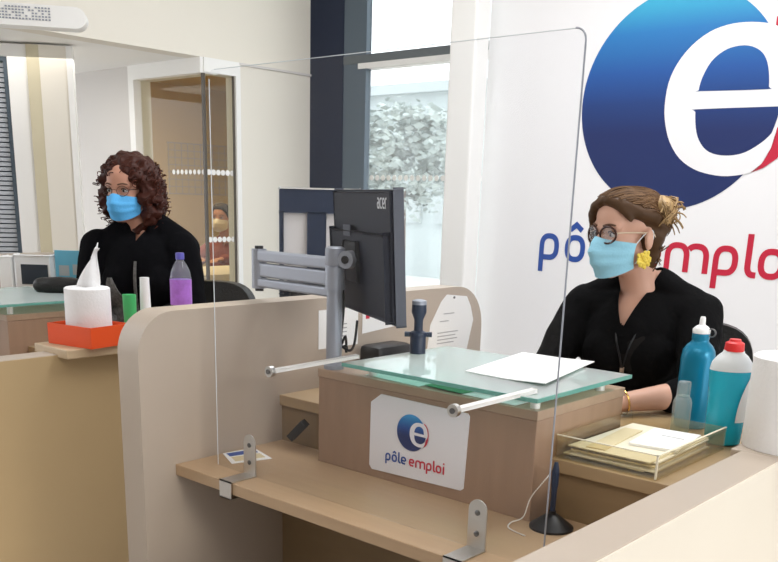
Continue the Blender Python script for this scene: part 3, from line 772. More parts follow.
notice([(1.87, 0.87), (2.04, 0.87), (2.04, 0.985), (1.87, 0.985)], 'white notice on the side panel directly behind the monitor pole', [(1.93, 1.99, 0.90 + k * 0.012) for k in range(4)], (1.955, 0.978))
nt3 = notice([(2.06, 0.90), (2.26, 0.915), (2.26, 0.99), (2.06, 0.985)], 'white notice with small red mark beside the monitor cables', [(2.14, 2.22, 0.935 + k * 0.012) for k in range(3)], (2.16, 0.982))
b = B(); box(b, (-1.8984, 2.075, 0.945), (-1.898, 2.092, 0.965)); link('red_mark', b, 'logo_red', nt3)

# black rounded device behind the pole
b = B(); box(b, (-1.885, 2.03, 0.756), (-1.80, 2.19, 0.872), 0.015); o = link('desk_device', b, 'black_plastic', None, True); setp(o, 'low black rounded device behind the monitor pole', 'desk device')
b = B(); obox(b, (-1.79, 1.685, 0.675), (Vector((.6, .3, .74)).normalized(), Vector((-.447, .894, 0)), Vector((.66, .33, -.67)).normalized()), (0.03, 0.012, 0.008), 0.003); link('cable_plug', b, 'black_plastic', None)
setp(bpy.data.objects['cable_plug'], 'small black plug hanging below the left end of the desktop', 'plug')

# chained counter pen
px, py = -0.943, 1.648
pn = thing('counter_pen', (px, py, 0.62), 'black counter pen on a conical base with bead chain beside the raised counter', 'pen')
b = B(); lathe(b, [(0.048, 0), (0.048, 0.005), (0.036, 0.014), (0.016, 0.030), (0.009, 0.032), (0.0085, 0.04)], (px, py, 0.62)); link('base', b, 'black_plastic', pn, True)
b = B(); lathe(b, [(0.006, 0.035), (0.0065, 0.09), (0.008, 0.1), (0.008, 0.13), (0.004, 0.15)], (px, py, 0.62)); link('pen', b, 'navy_plastic', pn, True)
b = B()
for p in smooth_path([(px - 0.01, py - 0.01, 0.74), (px - 0.035, py - 0.035, 0.69), (px - 0.045, py - 0.045, 0.645), (px - 0.072, py - 0.05, 0.626), (px - 0.06, py - 0.075, 0.6225), (px - 0.01, py - 0.09, 0.6225)], 14):
    ellipsoid(b, p, (0.0018,) * 3, sub=1)
link('bead_chain', b, 'rod_white', pn)

# ------------------------------------------------------------------ paper tray, bottles, roll on the right
tr_ = thing('document_tray', (-0.91, 1.9, 0.755), 'clear yellowish acrylic tray full of paper slips beside the raised counter', 'tray')
tx0, tx1, ty0, ty1 = -0.990, -0.750, 1.722, 2.085
b = B(); box(b, (tx0, ty0, 0.7555), (tx1, ty1, 0.7585)); link('base', b, 'tray_clear', tr_)
for nm, a, c in (('wall', (tx0, ty0, 0.7585), (tx1, ty0 + 0.003, 0.81)), ('wall', (tx0, ty0 + 0.003, 0.7585), (tx0 + 0.003, ty1, 0.81)), ('wall', (tx1 - 0.003, ty0 + 0.003, 0.7585), (tx1, ty1, 0.81)), ('wall', (tx0 + 0.003, ty1 - 0.003, 0.7585), (tx1 - 0.003, ty1, 0.81))):
    b = B(); box(b, a, c); link(nm, b, 'tray_clear', tr_)
b = B(); box(b, (tx0, ty0 - 0.0004, 0.8085), (tx1, ty0 + 0.0034, 0.8105)); box(b, (tx1 - 0.0034, ty0, 0.8085), (tx1 + 0.0004, ty1, 0.8105)); box(b, (tx1 - 0.0034, ty0 - 0.0004, 0.7585), (tx1 + 0.0004, ty0 + 0.0034, 0.81)); link('polished_edge', b, 'paper_cream', tr_)
random.seed(5)
zt = 0.759
for k in range(9):
    w, l = random.uniform(.19, .20), random.uniform(.28, .31); dx, dy = random.uniform(-.008, .008), random.uniform(-.01, .01)
    mt = ['paper_kraft', 'paper_cream', 'paper', 'paper_cream', 'paper', 'paper_kraft', 'paper_cream', 'paper', 'paper_cream'][k]
    x0 = -0.876 + dx; y0 = 1.90 + dy; h = 0.0026
    b = B(); obox(b, (x0, y0, zt + h / 2), (Vector((1, 0.03 * dx / .01, 0)).normalized(), Vector((-0.03 * dx / .01, 1, 0)).normalized(), Z), (w / 2, l / 2, h / 2)); zt += h + 0.0002
    o = link('form_stack', b, mt); setp(o, ['lowest kraft coloured form wad in the clear tray', 'second lowest cream form wad in the clear tray', 'third lowest white form wad in the clear tray', 'fourth lowest cream form wad in the clear tray', 'middle white form wad in the clear tray', 'kraft form wad above the middle of the clear tray pile', 'cream form wad third from the top in the clear tray', 'white form wad second from the top in the clear tray', 'topmost wide cream form wad in the clear tray'][k], 'paper', 'form wads in the tray')
b = B(); obox(b, (-0.925, 1.875, zt + 0.0015), (Vector((1, .1, 0)).normalized(), Vector((-.1, 1, 0)).normalized(), Z), (0.022, 0.115, 0.0013)); o = link('form_slip', b, 'paper_kraft'); setp(o, 'long yellow slip along the left of the tray pile', 'paper')
b = B(); obox(b, (-0.835, 1.945, zt + 0.0035), (Vector((1, .12, 0)).normalized(), Vector((-.12, 1, 0)).normalized(), Z), (0.055, 0.09, 0.003)); o = link('form_pad', b, 'paper'); setp(o, 'small white pad with a dark line on top of the tray pile', 'paper')
b2 = B(); box(b2, (-0.855, 1.965, zt + 0.0066), (-0.80, 1.97, zt + 0.007)); link('printed_line', b2, 'print_grey', o)

# dish-soap style cleaner bottle
cx_, cy_ = -0.775, 2.134; zb = 0.7565
cb = thing('cleaner_bottle', (cx_, cy_, zb), 'cyan cleaning liquid bottle with red cap beside the white paper roll', 'bottle')
rf = (Vector((0.80, 0.60, 0)), Vector((-0.60, 0.80, 0)), Z)
b = B(); lathe(b, [(0.030, 0), (0.036, 0.004), (0.0375, 0.03), (0.0385, 0.10), (0.041, 0.15), (0.043, 0.182)], (cx_, cy_, zb), n=28, sx=1, sy=0.72, ref=rf); link('filled_body', b, 'cyan_liquid', cb, True)
b = B(); lathe(b, [(0.043, 0.182), (0.040, 0.200), (0.030, 0.216), (0.022, 0.224), (0.020, 0.230)], (cx_, cy_, zb), n=28, sx=1, sy=0.75, ref=rf); link('shoulder', b, 'milky_plastic', cb, True)
b = B(); lathe(b, [(0.019, 0.228), (0.0195, 0.231), (0.0185, 0.247), (0.012, 0.251), (0.011, 0.256)], (cx_, cy_, zb), n=24); cap = link('cap', b, 'red_cap', cb, True)
b = B()
lab = [(0.010, 0.062), (0.040, 0.062), (0.040, 0.165), (0.034, 0.155), (0.024, 0.135), (0.014, 0.11), (0.010, 0.09)]
def lab_P(x, y, h):
    # wraps on the bottle's right-hand front
    a = math.asin(min(0.98, x / 0.042)); r = 0.0395 + 0.0035 * (y / 0.18) + 0.0006 + h
    fr = Vector((0.60, -0.80, 0))
    return Vector((cx_, cy_, zb + y)) + rf[0] * (r * math.sin(a)) + fr * (0.74 * r * math.cos(a))
nn = 10
rows = []
for j in range(nn + 1):
    y = 0.060 + (0.172 - 0.060) * j / nn
    lo_x = 0.012 + 0.022 * (j / nn) ** 2.2
    rows.append([b.verts.new(lab_P(lo_x + (0.041 - lo_x) * i / 6, y, 0)) for i in range(7)])
for r0, r1 in zip(rows, rows[1:]):
    for i in range(6): b.faces.new((r0[i], r0[i + 1], r1[i + 1], r1[i]))
solidify(b, 0.0006); link('label_sticker', b, 'paper', cb, True)

cb.scale = (1.16, 1.16, 0.99)
# teal metal drinking bottle
sx_, sy_ = -0.906, 2.252
zb2 = 0.7565
sb = thing('drinking_bottle', (sx_, sy_, zb2), 'teal metal drinking bottle with white sport cap, behind the cleaner bottle', 'bottle')
b = B(); lathe(b, [(0.036, 0), (0.0395, 0.006), (0.040, 0.03), (0.040, 0.215), (0.0375, 0.236), (0.030, 0.252), (0.021, 0.262), (0.0195, 0.268), (0.0205, 0.272), (0.0205, 0.288)], (sx_, sy_, zb2), n=32); link('body', b, 'teal_bottle', sb, True)
b = B(); lathe(b, [(0.0205, 0.288), (0.021, 0.300), (0.015, 0.308), (0.0075, 0.314), (0.0065, 0.334), (0.005, 0.338)], (sx_, sy_, zb2), n=24); link('cap', b, 'white_plastic', sb, True)
b = B(); tube(b, [Vector((sx_ + 0.021, sy_, zb2 + 0.292)) + Vector((0.010 * math.sin(t) + 0.004, 0, 0.012 * math.cos(t))) for t in [k * PI / 8 for k in range(17)]], 0.0022, 6); link('loop', b, 'dark_steel', sb, True)
sb.scale = (1.05, 1.05, 0.84)
# small clear spray bottle
vx, vy, vz = -0.880, 2.125, 0.7565
vb = thing('spray_bottle', (vx, vy, vz), 'small clear empty bottle with ribbed cap standing before the teal bottle', 'bottle')
b = B(); lathe(b, [(0.020, 0), (0.0225, 0.004), (0.0225, 0.095), (0.019, 0.108), (0.014, 0.114)], (vx, vy, vz), n=24); link('body', b, 'bottle_clear', vb, True)
b = B(); lathe(b, [(0.0150, 0.114), (0.0155, 0.116), (0.0155, 0.150), (0.014, 0.153)], (vx, vy, vz), n=24); link('cap', b, 'bottle_clear', vb, True)
vb.scale = (1, 1, 0.9)
# big paper roll
def paper_roll(c, r, h, hole, label, sheet_up=None):
    t = thing('paper_roll', c, label, 'paper roll', 'centre-feed paper rolls')
    b = B(); n = 48
    prof = [(hole, 0), (r, 0), (r + .001, 0.003), (r, h - 0.004), (r - 0.005, h), (hole, h)]
    rings = [[b.verts.new(Vector(c) + Vector((q * math.cos(2 * PI * k / n), q * math.sin(2 * PI * k / n), z))) for k in range(n)] for q, z in prof]
    for a, d in zip(rings, rings[1:] + rings[:1]):
        for k in range(n): b.faces.new((a[k], a[(k + 1) % n], d[(k + 1) % n], d[k]))
    link('roll', b, 'tissue', t, True)
    b = B()
    rings = [[b.verts.new(Vector(c) + Vector((q * math.cos(2 * PI * k / n), q * math.sin(2 * PI * k / n), z))) for k in range(n)] for q, z in [(hole - .003, 0), (hole, 0), (hole, h - .004), (hole - .003, h - .004)]]
    for a, d in zip(rings, rings[1:] + rings[:1]):
        for k in range(n): b.faces.new((a[k], a[(k + 1) % n], d[(k + 1) % n], d[k]))
    link('core', b, 'cardboard', t, True)
    return t
paper_roll((-0.608, 2.078, 0.7915), 0.096, 0.205, 0.028, 'big white paper roll with dark core at the right edge of the photo')

# ------------------------------------------------------------------ things on the far desk
tx, ty, tz = -2.738, 1.617, 0.8115
ot = thing('storage_tray', (tx, ty, tz), 'shallow orange tray holding a paper roll on the far desk', 'tray')
A1 = Vector((0.985, 0.17, 0)).normalized(); A2 = Vector((-A1.y, A1.x, 0))
b = B()
obox(b, Vector((tx, ty, tz + 0.004)), (A1, A2, Z), (0.105, 0.085, 0.004))
for s in (-1, 1):
    obox(b, Vector((tx, ty, tz + 0.037)) + A1 * (s * 0.103), (A1, A2, Z), (0.0025, 0.085, 0.031)); obox(b, Vector((tx, ty, tz + 0.037)) + A2 * (s * 0.083), (A1, A2, Z), (0.102, 0.0025, 0.031))
link('tray_body', b, 'orange', ot)
rl = paper_roll((tx - 0.006, ty + 0.004, tz + 0.0085), 0.074, 0.178, 0.02, 'white paper roll with a pulled up sheet, standing in the orange tray')
b = B()
c = Vector((tx - 0.006, ty + 0.004, tz + 0.1865))
ix = Vector((0.745, 0.666, 0)); 
n = 8; rows = []
for j in range(n + 1):
    v = j / n
    lft = -0.026 - 0.012 * v * (1 - v) * 4 + (0.052 * v); rgt = 0.036 + 0.012 * v - 0.004 * v * v
    lft = -0.040 + 0.085 * v ** 1.6; rgt = 0.040 + 0.004 * math.sin(v * 6)
    rows.append([b.verts.new(c + ix * (lft + (rgt - lft) * i / 8) + Vector((-.666, .745, 0)) * (0.012 * math.sin(i * 0.9 + v * 2) * (0.4 + v)) + Z * (-0.02 + 0.158 * v - 0.012 * (1 - i / 8) * v)) for i in range(9)])
for r0, r1 in zip(rows, rows[1:]):
    for i in range(8): b.faces.new((r0[i], r0[i + 1], r1[i + 1], r1[i]))
solidify(b, 0.0015); link('pulled_sheet', b, 'tissue', rl, True)

wx, wy, wz = -2.745, 2.0, 0.8115
wb = thing('water_bottle', (wx, wy, wz), 'clear water bottle with purple label and violet cap behind the near side panel', 'bottle')
b = B(); lathe(b, [(0.034, 0), (0.0385, 0.006), (0.038, 0.04), (0.036, 0.06), (0.0385, 0.09), (0.0385, 0.20), (0.034, 0.225), (0.022, 0.25), (0.0135, 0.262), (0.0135, 0.27)], (wx, wy, wz)); link('body', b, 'water_clear', wb, True)
b = B(); lathe(b, [(0.0392, 0.105), (0.0392, 0.195)], (wx, wy, wz)); link('label_sticker', b, 'purple_label', wb, True)
b = B(); lathe(b, [(0.0155, 0.266), (0.0155, 0.286), (0.0135, 0.289)], (wx, wy, wz)); link('cap', b, 'violet_cap', wb, True)
gx_, gy_ = -2.765, 1.86
gb = thing('gel_tube', (gx_, gy_, 0.8115), 'white gel tube standing upside down left of the water bottle', 'tube')
b = B(); lathe(b, [(0.024, 0), (0.024, 0.02), (0.021, 0.024), (0.021, 0.09)], (gx_, gy_, 0.8115)); link('foot', b, 'white_plastic', gb, True)
b = B(); lathe(b, [(0.019, 0.09), (0.018, 0.14), (0.0165, 0.19), (0.0165, 0.206)], (gx_, gy_, 0.8115)); link('body', b, 'white_plastic', gb, True)
b = B(); lathe(b, [(0.020, 0), (0.023, 0.11), (0.0235, 0.15)], (-2.765, 1.795, 0.8115), n=20); o = link('cup', b, 'green_plastic', None, True); setp(o, 'small green cup in front of the white gel tube', 'cup')
b = B(); obox(b, (-2.70, 1.765, 0.8115 + 0.012), (A1, A2, Z), (0.035, 0.06, 0.012), 0.002); o = link('note_pad', b, 'pink_paper'); setp(o, 'pink note pad beside the orange tray', 'note pad')

dv = thing('card_reader', (-3.75, 1.97, 0.757), 'white boxed device with dark screen behind the far glass top', 'device')
e1 = Vector((0.77, 0.64, 0)).normalized(); e2 = Vector((0.64, -0.77, 0)).normalized()
b = B(); obox(b, (-3.75, 1.975, 0.896), (e1, e2, Z), (0.078, 0.03, 0.138), 0.006); link('housing', b, 'white_plastic', dv)
b = B(); obox(b, Vector((-3.75, 1.975, 0.955)) + e2 * 0.031 + e1 * 0.008, (e1, e2, Z), (0.058, 0.002, 0.042)); link('display', b, 'screen_dark', dv)
b = B(); obox(b, Vector((-3.75, 1.975, 0.892)) - e1 * 0.110, (e1, e2, Z), (0.026, 0.05, 0.135), 0.003); o = link('file_box', b, 'paper'); setp(o, 'white file box beside the boxed device at far left', 'file box')
bl = thing('leaflet_stand', (-3.63, 2.10, 0.757), 'light blue leaflet standing right of the white boxed device', 'leaflet')
b = B(); obox(b, (-3.645, 2.085, 0.907), (e1, e2, Z), (0.068, 0.006, 0.150)); link('card', b, 'blue_leaflet', bl)
b = B()
for k, (u, v) in enumerate([(-0.030, 0.065), (0.030, 0.07)]): obox(b, Vector((-3.645, 2.085, 0.907 + v)) + e2 * 0.0065 + e1 * u, (e1, e2, Z), (0.022, 0.0006, 0.022))
link('picture', b, 'facade_dark', bl)
b = B()
pc = Vector((-3.36, 1.865, 0.0))
chain(b, [pc - e1 * 0.075 + Z * 0.94, pc + Z * 0.943, pc + e1 * 0.075 + Z * 0.945], [0.030, 0.036, 0.028]); b = fuse(b, 0.006)
for v in b.verts: v.co += noise.noise_vector(v.co * 25) * 0.004
o = link('pouch', b, 'leather_black', None, True); setp(o, 'soft black leather pouch lying on the far glass top', 'pouch')

# office chair by the window
oc = thing('office_chair', (-2.62, 2.75, 0), 'navy office chair with a T shaped open back by the window', 'chair')
h1 = Vector((0.746, 0.666, 0)); h2 = Vector((0.666, -0.746, 0)); oc0 = Vector((-2.655, 2.555, 0))
def oc_box(bm, u0, u1, z0, z1, n0=-0.012, n1=0.012, bev=0.004):
    obox(bm, oc0 + h1 * ((u0 + u1) / 2) + h2 * ((n0 + n1) / 2) + Z * ((z0 + z1) / 2), (h1, h2, Z), ((u1 - u0) / 2, (n1 - n0) / 2, (z1 - z0) / 2), bev)
b = B(); oc_box(b, -0.115, 0.20, 1.245, 1.335); oc_box(b, -0.115, -0.098, 0.93, 1.25); oc_box(b, 0.18, 0.20, 0.93, 1.25); oc_box(b, -0.005, 0.07, 0.80, 1.25, -0.016, 0.014); oc_box(b, -0.115, 0.20, 0.90, 0.94); link('back_frame', b, 'navy_plastic', oc)
b = B(); oc_box(b, -0.112, 0.20, 1.335, 1.341); link('top_trim', b, 'rod_white', oc)
b = B()
for u0, u1 in ((-0.098, -0.005), (0.07, 0.18)):
    oc_box(b, u0, u1, 0.94, 1.245, -0.004, -0.001, 0)
link('back_mesh', b, 'chair_mesh', oc)
b = B(); obox(b, oc0 - h2 * -0.22 + h1 * 0.04 + Z * 0.50, (h1, h2, Z), (0.22, 0.22, 0.035), 0.02); link('seat', b, 'navy_plastic', oc)
for s in (-0.16, 0.25):
    b = B(); tube(b, smooth_path([oc0 + h1 * s + h2 * 0.25 + Z * 0.5, oc0 + h1 * s + h2 * 0.25 + Z * 0.70, oc0 + h1 * s + h2 * 0.2 + Z * 0.72, oc0 + h1 * s + h2 * 0.02 + Z * 0.72]), 0.018); link('armrest', b, 'black_plastic', oc, True)
b = B(); cyl(b, oc0 + h2 * 0.22 + h1 * 0.04 + Z * 0.06, oc0 + h2 * 0.22 + h1 * 0.04 + Z * 0.47, 0.028); link('column', b, 'black_plastic', oc, True)
for k in range(5):
    a = k * 2 * PI / 5; p = oc0 + h2 * 0.22 + h1 * 0.04
    b = B(); tube(b, [p + Z * 0.09, p + Vector((0.28 * math.cos(a), 0.28 * math.sin(a), 0.06))], 0.02, 8, 0.014); leg = link('leg', b, 'black_plastic', oc, True)
    b = B(); cyl(b, p + Vector((0.27 * math.cos(a), 0.27 * math.sin(a) - 0.01, 0.028)), p + Vector((0.27 * math.cos(a), 0.27 * math.sin(a) + 0.01, 0.028)), 0.028); link('castor', b, 'black_plastic', leg, True)
b = B(); obox(b, oc0 + h1 * 0.02 + h2 * 0.03 + Z * 0.945, (h1, h2, Z), (0.09, 0.03, 0.035), 0.02); o = link('lumbar_pad', b, 'black_plastic', oc, True)

# ------------------------------------------------------------------ office interior
wp = thing('wall_planner', (-8.5, 6.6, 1.3), 'large planner sheet with a fine grid on the yellow office wall', 'planner')
b = B(); box(b, (-8.5, 6.07, 1.30), (-8.492, 7.2, 1.85)); link('sheet', b, 'planner_tan', wp)
b = B()
for k in range(14): box(b, (-8.4925, 6.08 + k * 0.085, 1.31), (-8.490, 6.088 + k * 0.085, 1.84))
for k in range(8): box(b, (-8.4925, 6.07, 1.31 + k * 0.075), (-8.490, 7.2, 1.318 + k * 0.075))
link('grid_lines', b, 'print_grey', wp)
od = thing('office_desk', (-5.65, 4.45, 0), 'white desk inside the office behind the corner glass', 'desk')
b = B(); box(b, (-6.0, 4.0, 0.72), (-5.3, 4.9, 0.75)); link('desktop', b, 'white_paint', od)
b = B(); box(b, (-5.32, 4.0, 0.36), (-5.30, 4.9, 0.72)); link('front_panel', b, 'white_paint', od)
for x, y in ((-5.95, 4.05), (-5.95, 4.85), (-5.35, 4.05), (-5.35, 4.85)):
    b = B(); box(b, (x - .025, y - .025, 0), (x + .025, y + .025, 0.72)); link('leg', b, 'white_paint', od)
for k in range(6):
    b = B(); box(b, (-6.05, 4.3 + k * 0.30, 2.412), (-5.75, 4.4 + k * 0.30, 2.419)); o = struct('trim_%d' % (4 + k), b, 'rod_white')

# ------------------------------------------------------------------ people
def head_matrix(pos, face, nod=0.0, tilt=0.0):
    f = Vector(face).normalized(); back_ = -f
    zax = Vector((0, 0, 1)); xax = back_.cross(zax).normalized()   # person's left
    m = Matrix((( xax.x, back_.x, 0), (xax.y, back_.y, 0), (xax.z, back_.z, 1))).to_4x4()
    m = Matrix.Translation(pos) @ m @ Matrix.Rotation(nod, 4, 'X') @ Matrix.Rotation(tilt, 4, 'Y')
    return m
def head_shapes(bm):
    """local head: face towards -Y, eyes at z = 0"""
    ellipsoid(bm, (0, .008, .040), (.075, .084, .078))
    ellipsoid(bm, (0, -.022, -.030), (.063, .064, .085))
    ellipsoid(bm, (0, -.010, .045), (.066, .083, .060))
    ellipsoid(bm, (0, -.060, -.098), (.028, .026, .020), sub=2)
    rcone(bm, (.048, .005, -.060), .022, (.015, -.055, -.100), .019); rcone(bm, (-.048, .005, -.060), .022, (-.015, -.055, -.100), .019)
    rcone(bm, (0, -.084, .004), .008, (0, -.106, -.036), .0125); ellipsoid(bm, (.011, -.097, -.040), (.009, .010, .008), sub=2); ellipsoid(bm, (-.011, -.097, -.040), (.009, .010, .008), sub=2)
    rcone(bm, (-.045, -.068, .020), .012, (-.010, -.083, .017), .010); rcone(bm, (.045, -.068, .020), .012, (.010, -.083, .017), .010)
    for s in (-1, 1):
        ellipsoid(bm, (s * .038, -.054, -.026), (.019, .020, .020), sub=2)
        ellipsoid(bm, (s * .078, .014, -.012), (.010, .019, .032), Matrix.Rotation(s * 0.35, 3, 'Z'), sub=2)
    ellipsoid(bm, (0, -.086, -.064), (.023, .010, .006), sub=2); ellipsoid(bm, (0, -.084, -.075), (.020, .010, .007), sub=2)
def add_face(root, mtx, iris='iris'):
    for s in (-1, 1):
        b = B(); ellipsoid(b, (s * .0315, -.0695, .0), (.0130, .0120, .0078), sub=2); ey = link('eye', apply(b, mtx), 'eye_white', root, True)
        b = B(); ellipsoid(b, (s * .0315, -.0770, .0), (.0058, .0050, .0056), sub=2); link('iris', apply(b, mtx), iris, ey, True)
        b = B(); tube(b, smooth_path([(s * .050, -.072, .021), (s * .034, -.086, .0265), (s * .014, -.092, .022)], 4), 0.0032, 6, 0.0028); link('eyebrow', apply(b, mtx), 'brow', root, True)
        b = B(); tube(b, smooth_path([(s * .0445, -.073, .001), (s * .0315, -.0835, .0085), (s * .0195, -.078, .003)], 4), 0.0016, 5); link('eyelash', apply(b, mtx), 'frame_brown', root, True)
def add_mask(root, mtx, mname, top=-0.012, bot=-0.118):
    b = B(); nu, nv = 20, 14; rows = []
    for j in range(nv + 1):
        v = j / nv; z = top + (bot - top) * v
        row = []
        for i in range(nu + 1):
            u = -1 + 2 * i / nu; th = u * math.radians(74)
            w = 0.077 - 0.008 * v; d = 0.087 + 0.012 * math.sin(PI * min(1, v * 1.1)) - 0.012 * max(0, v - .75) * 4 * .5
            nose = 0.024 * math.exp(-(u / .30) ** 2) * math.exp(-((v - .28) / .42) ** 2)
            x = w * math.sin(th); y = -(d + nose) * math.cos(th) ** 0.9 + 0.006 * (1 - math.cos(th))
            zz = z + 0.012 * (abs(u) ** 2) * (v * 1.6 - 0.6) * -1 * -1 * (1 if v < .4 else .6)
            zz = z - 0.010 * abs(u) ** 1.5 * (1 - v) + 0.030 * abs(u) ** 2 * v + 0.007 * math.exp(-(u / .2) ** 2) * (1 - v)
            pl = 0.0022 * math.sin(v * PI * 7) * (1 - abs(u) ** 4) * (1 if .12 < v < .9 else 0)
            n_ = Vector((x, y, 0)).normalized()
            row.append(b.verts.new(Vector((x, y, zz)) + n_ * pl))
        rows.append(row)
    for r0, r1 in zip(rows, rows[1:]):
        for i in range(nu): b.faces.new((r0[i], r0[i + 1], r1[i + 1], r1[i]))
    solidify(b, 0.0018); mk = link('face_mask', apply(b, mtx), mname, root, True)
    for s in (-1, 1):
        b = B(); tube(b, smooth_path([(s * .0705, -.022, -.024), (s * .077, -.004, .0), (s * .0815, .018, .012), (s * .082, .024, -.008), (s * .078, .010, -.04), (s * .066, -.018, -.076)], 5), 0.0014, 5); link('ear_loop', apply(b, mtx), 'strap', mk, True)
def add_glasses(root, mtx, rim, temple, r=0.0225, th=0.0024):
    b = B()
    for s in (-1, 1):
        tube(b, [(s * (.0325 + r * 1.08 * math.cos(t)), -.094 + .010 * (abs(.0325 + r * 1.08 * math.cos(t)) / .055) ** 2, -.001 + r * 0.90 * math.sin(t)) for t in [k * 2 * PI / 28 for k in range(29)]], th, 6)
    tube(b, smooth_path([(-.010, -.0955, .002), (0, -.099, .005), (.010, -.0955, .002)], 4), th * 0.9, 6)
    g = link('glasses', apply(b, mtx), rim, root, True)
    for s in (-1, 1):
        b = B(); tube(b, smooth_path([(s * .057, -.084, .004), (s * .068, -.06, .006), (s * .0785, -.01, .006), (s * .082, .022, .004), (s * .080, .036, -.012)], 5), 0.0018, 6); link('temple', apply(b, mtx), temple, g, True)
        b = B(); lathe(b, [(r, 0), (r, 0.0008)], (s * .0325, -.0905, -.003), (0, -1, 0), 24); link('lens', apply(b, mtx), 'lens_clear', g)
def hand(bm, wrist, d, nrm, side):
    """palm and five fingers; d along the hand, nrm out of the back of the hand, side to the thumb"""
    w = Vector(wrist); d = Vector(d).normalized(); nrm = Vector(nrm); nrm = (nrm - d * nrm.dot(d)).normalized(); sd = d.cross(nrm).normalized() * side
    for k in range(4): rcone(bm, w + sd * (0.012 - 0.008 * k), 0.017, w + d * 0.075 + sd * (0.028 - 0.0187 * k), 0.0125)
    Ls = (0.068, 0.078, 0.072, 0.056)
    for k in range(4):
        p0 = w + d * 0.078 + sd * (0.030 - 0.020 * k); dd = (d + sd * (0.10 - 0.07 * k)).normalized()
        p1 = p0 + dd * Ls[k] * .45 - nrm * 0.004; p2 = p1 + dd * Ls[k] * .32 - nrm * 0.012; p3 = p2 + dd * Ls[k] * .22 - nrm * 0.014
        chain(bm, [p0, p1, p2, p3], [0.0095, 0.0085, 0.0078, 0.0068])
    t0 = w + d * 0.022 + sd * 0.022; t1 = t0 + (d * .55 + sd * .75).normalized() * 0.038 - nrm * .006; t2 = t1 + (d * .8 + sd * .45).normalized() * 0.030 - nrm * .006; t3 = t2 + d * 0.024
    chain(bm, [t0, t1, t2, t3], [0.015, 0.0115, 0.0098, 0.008])
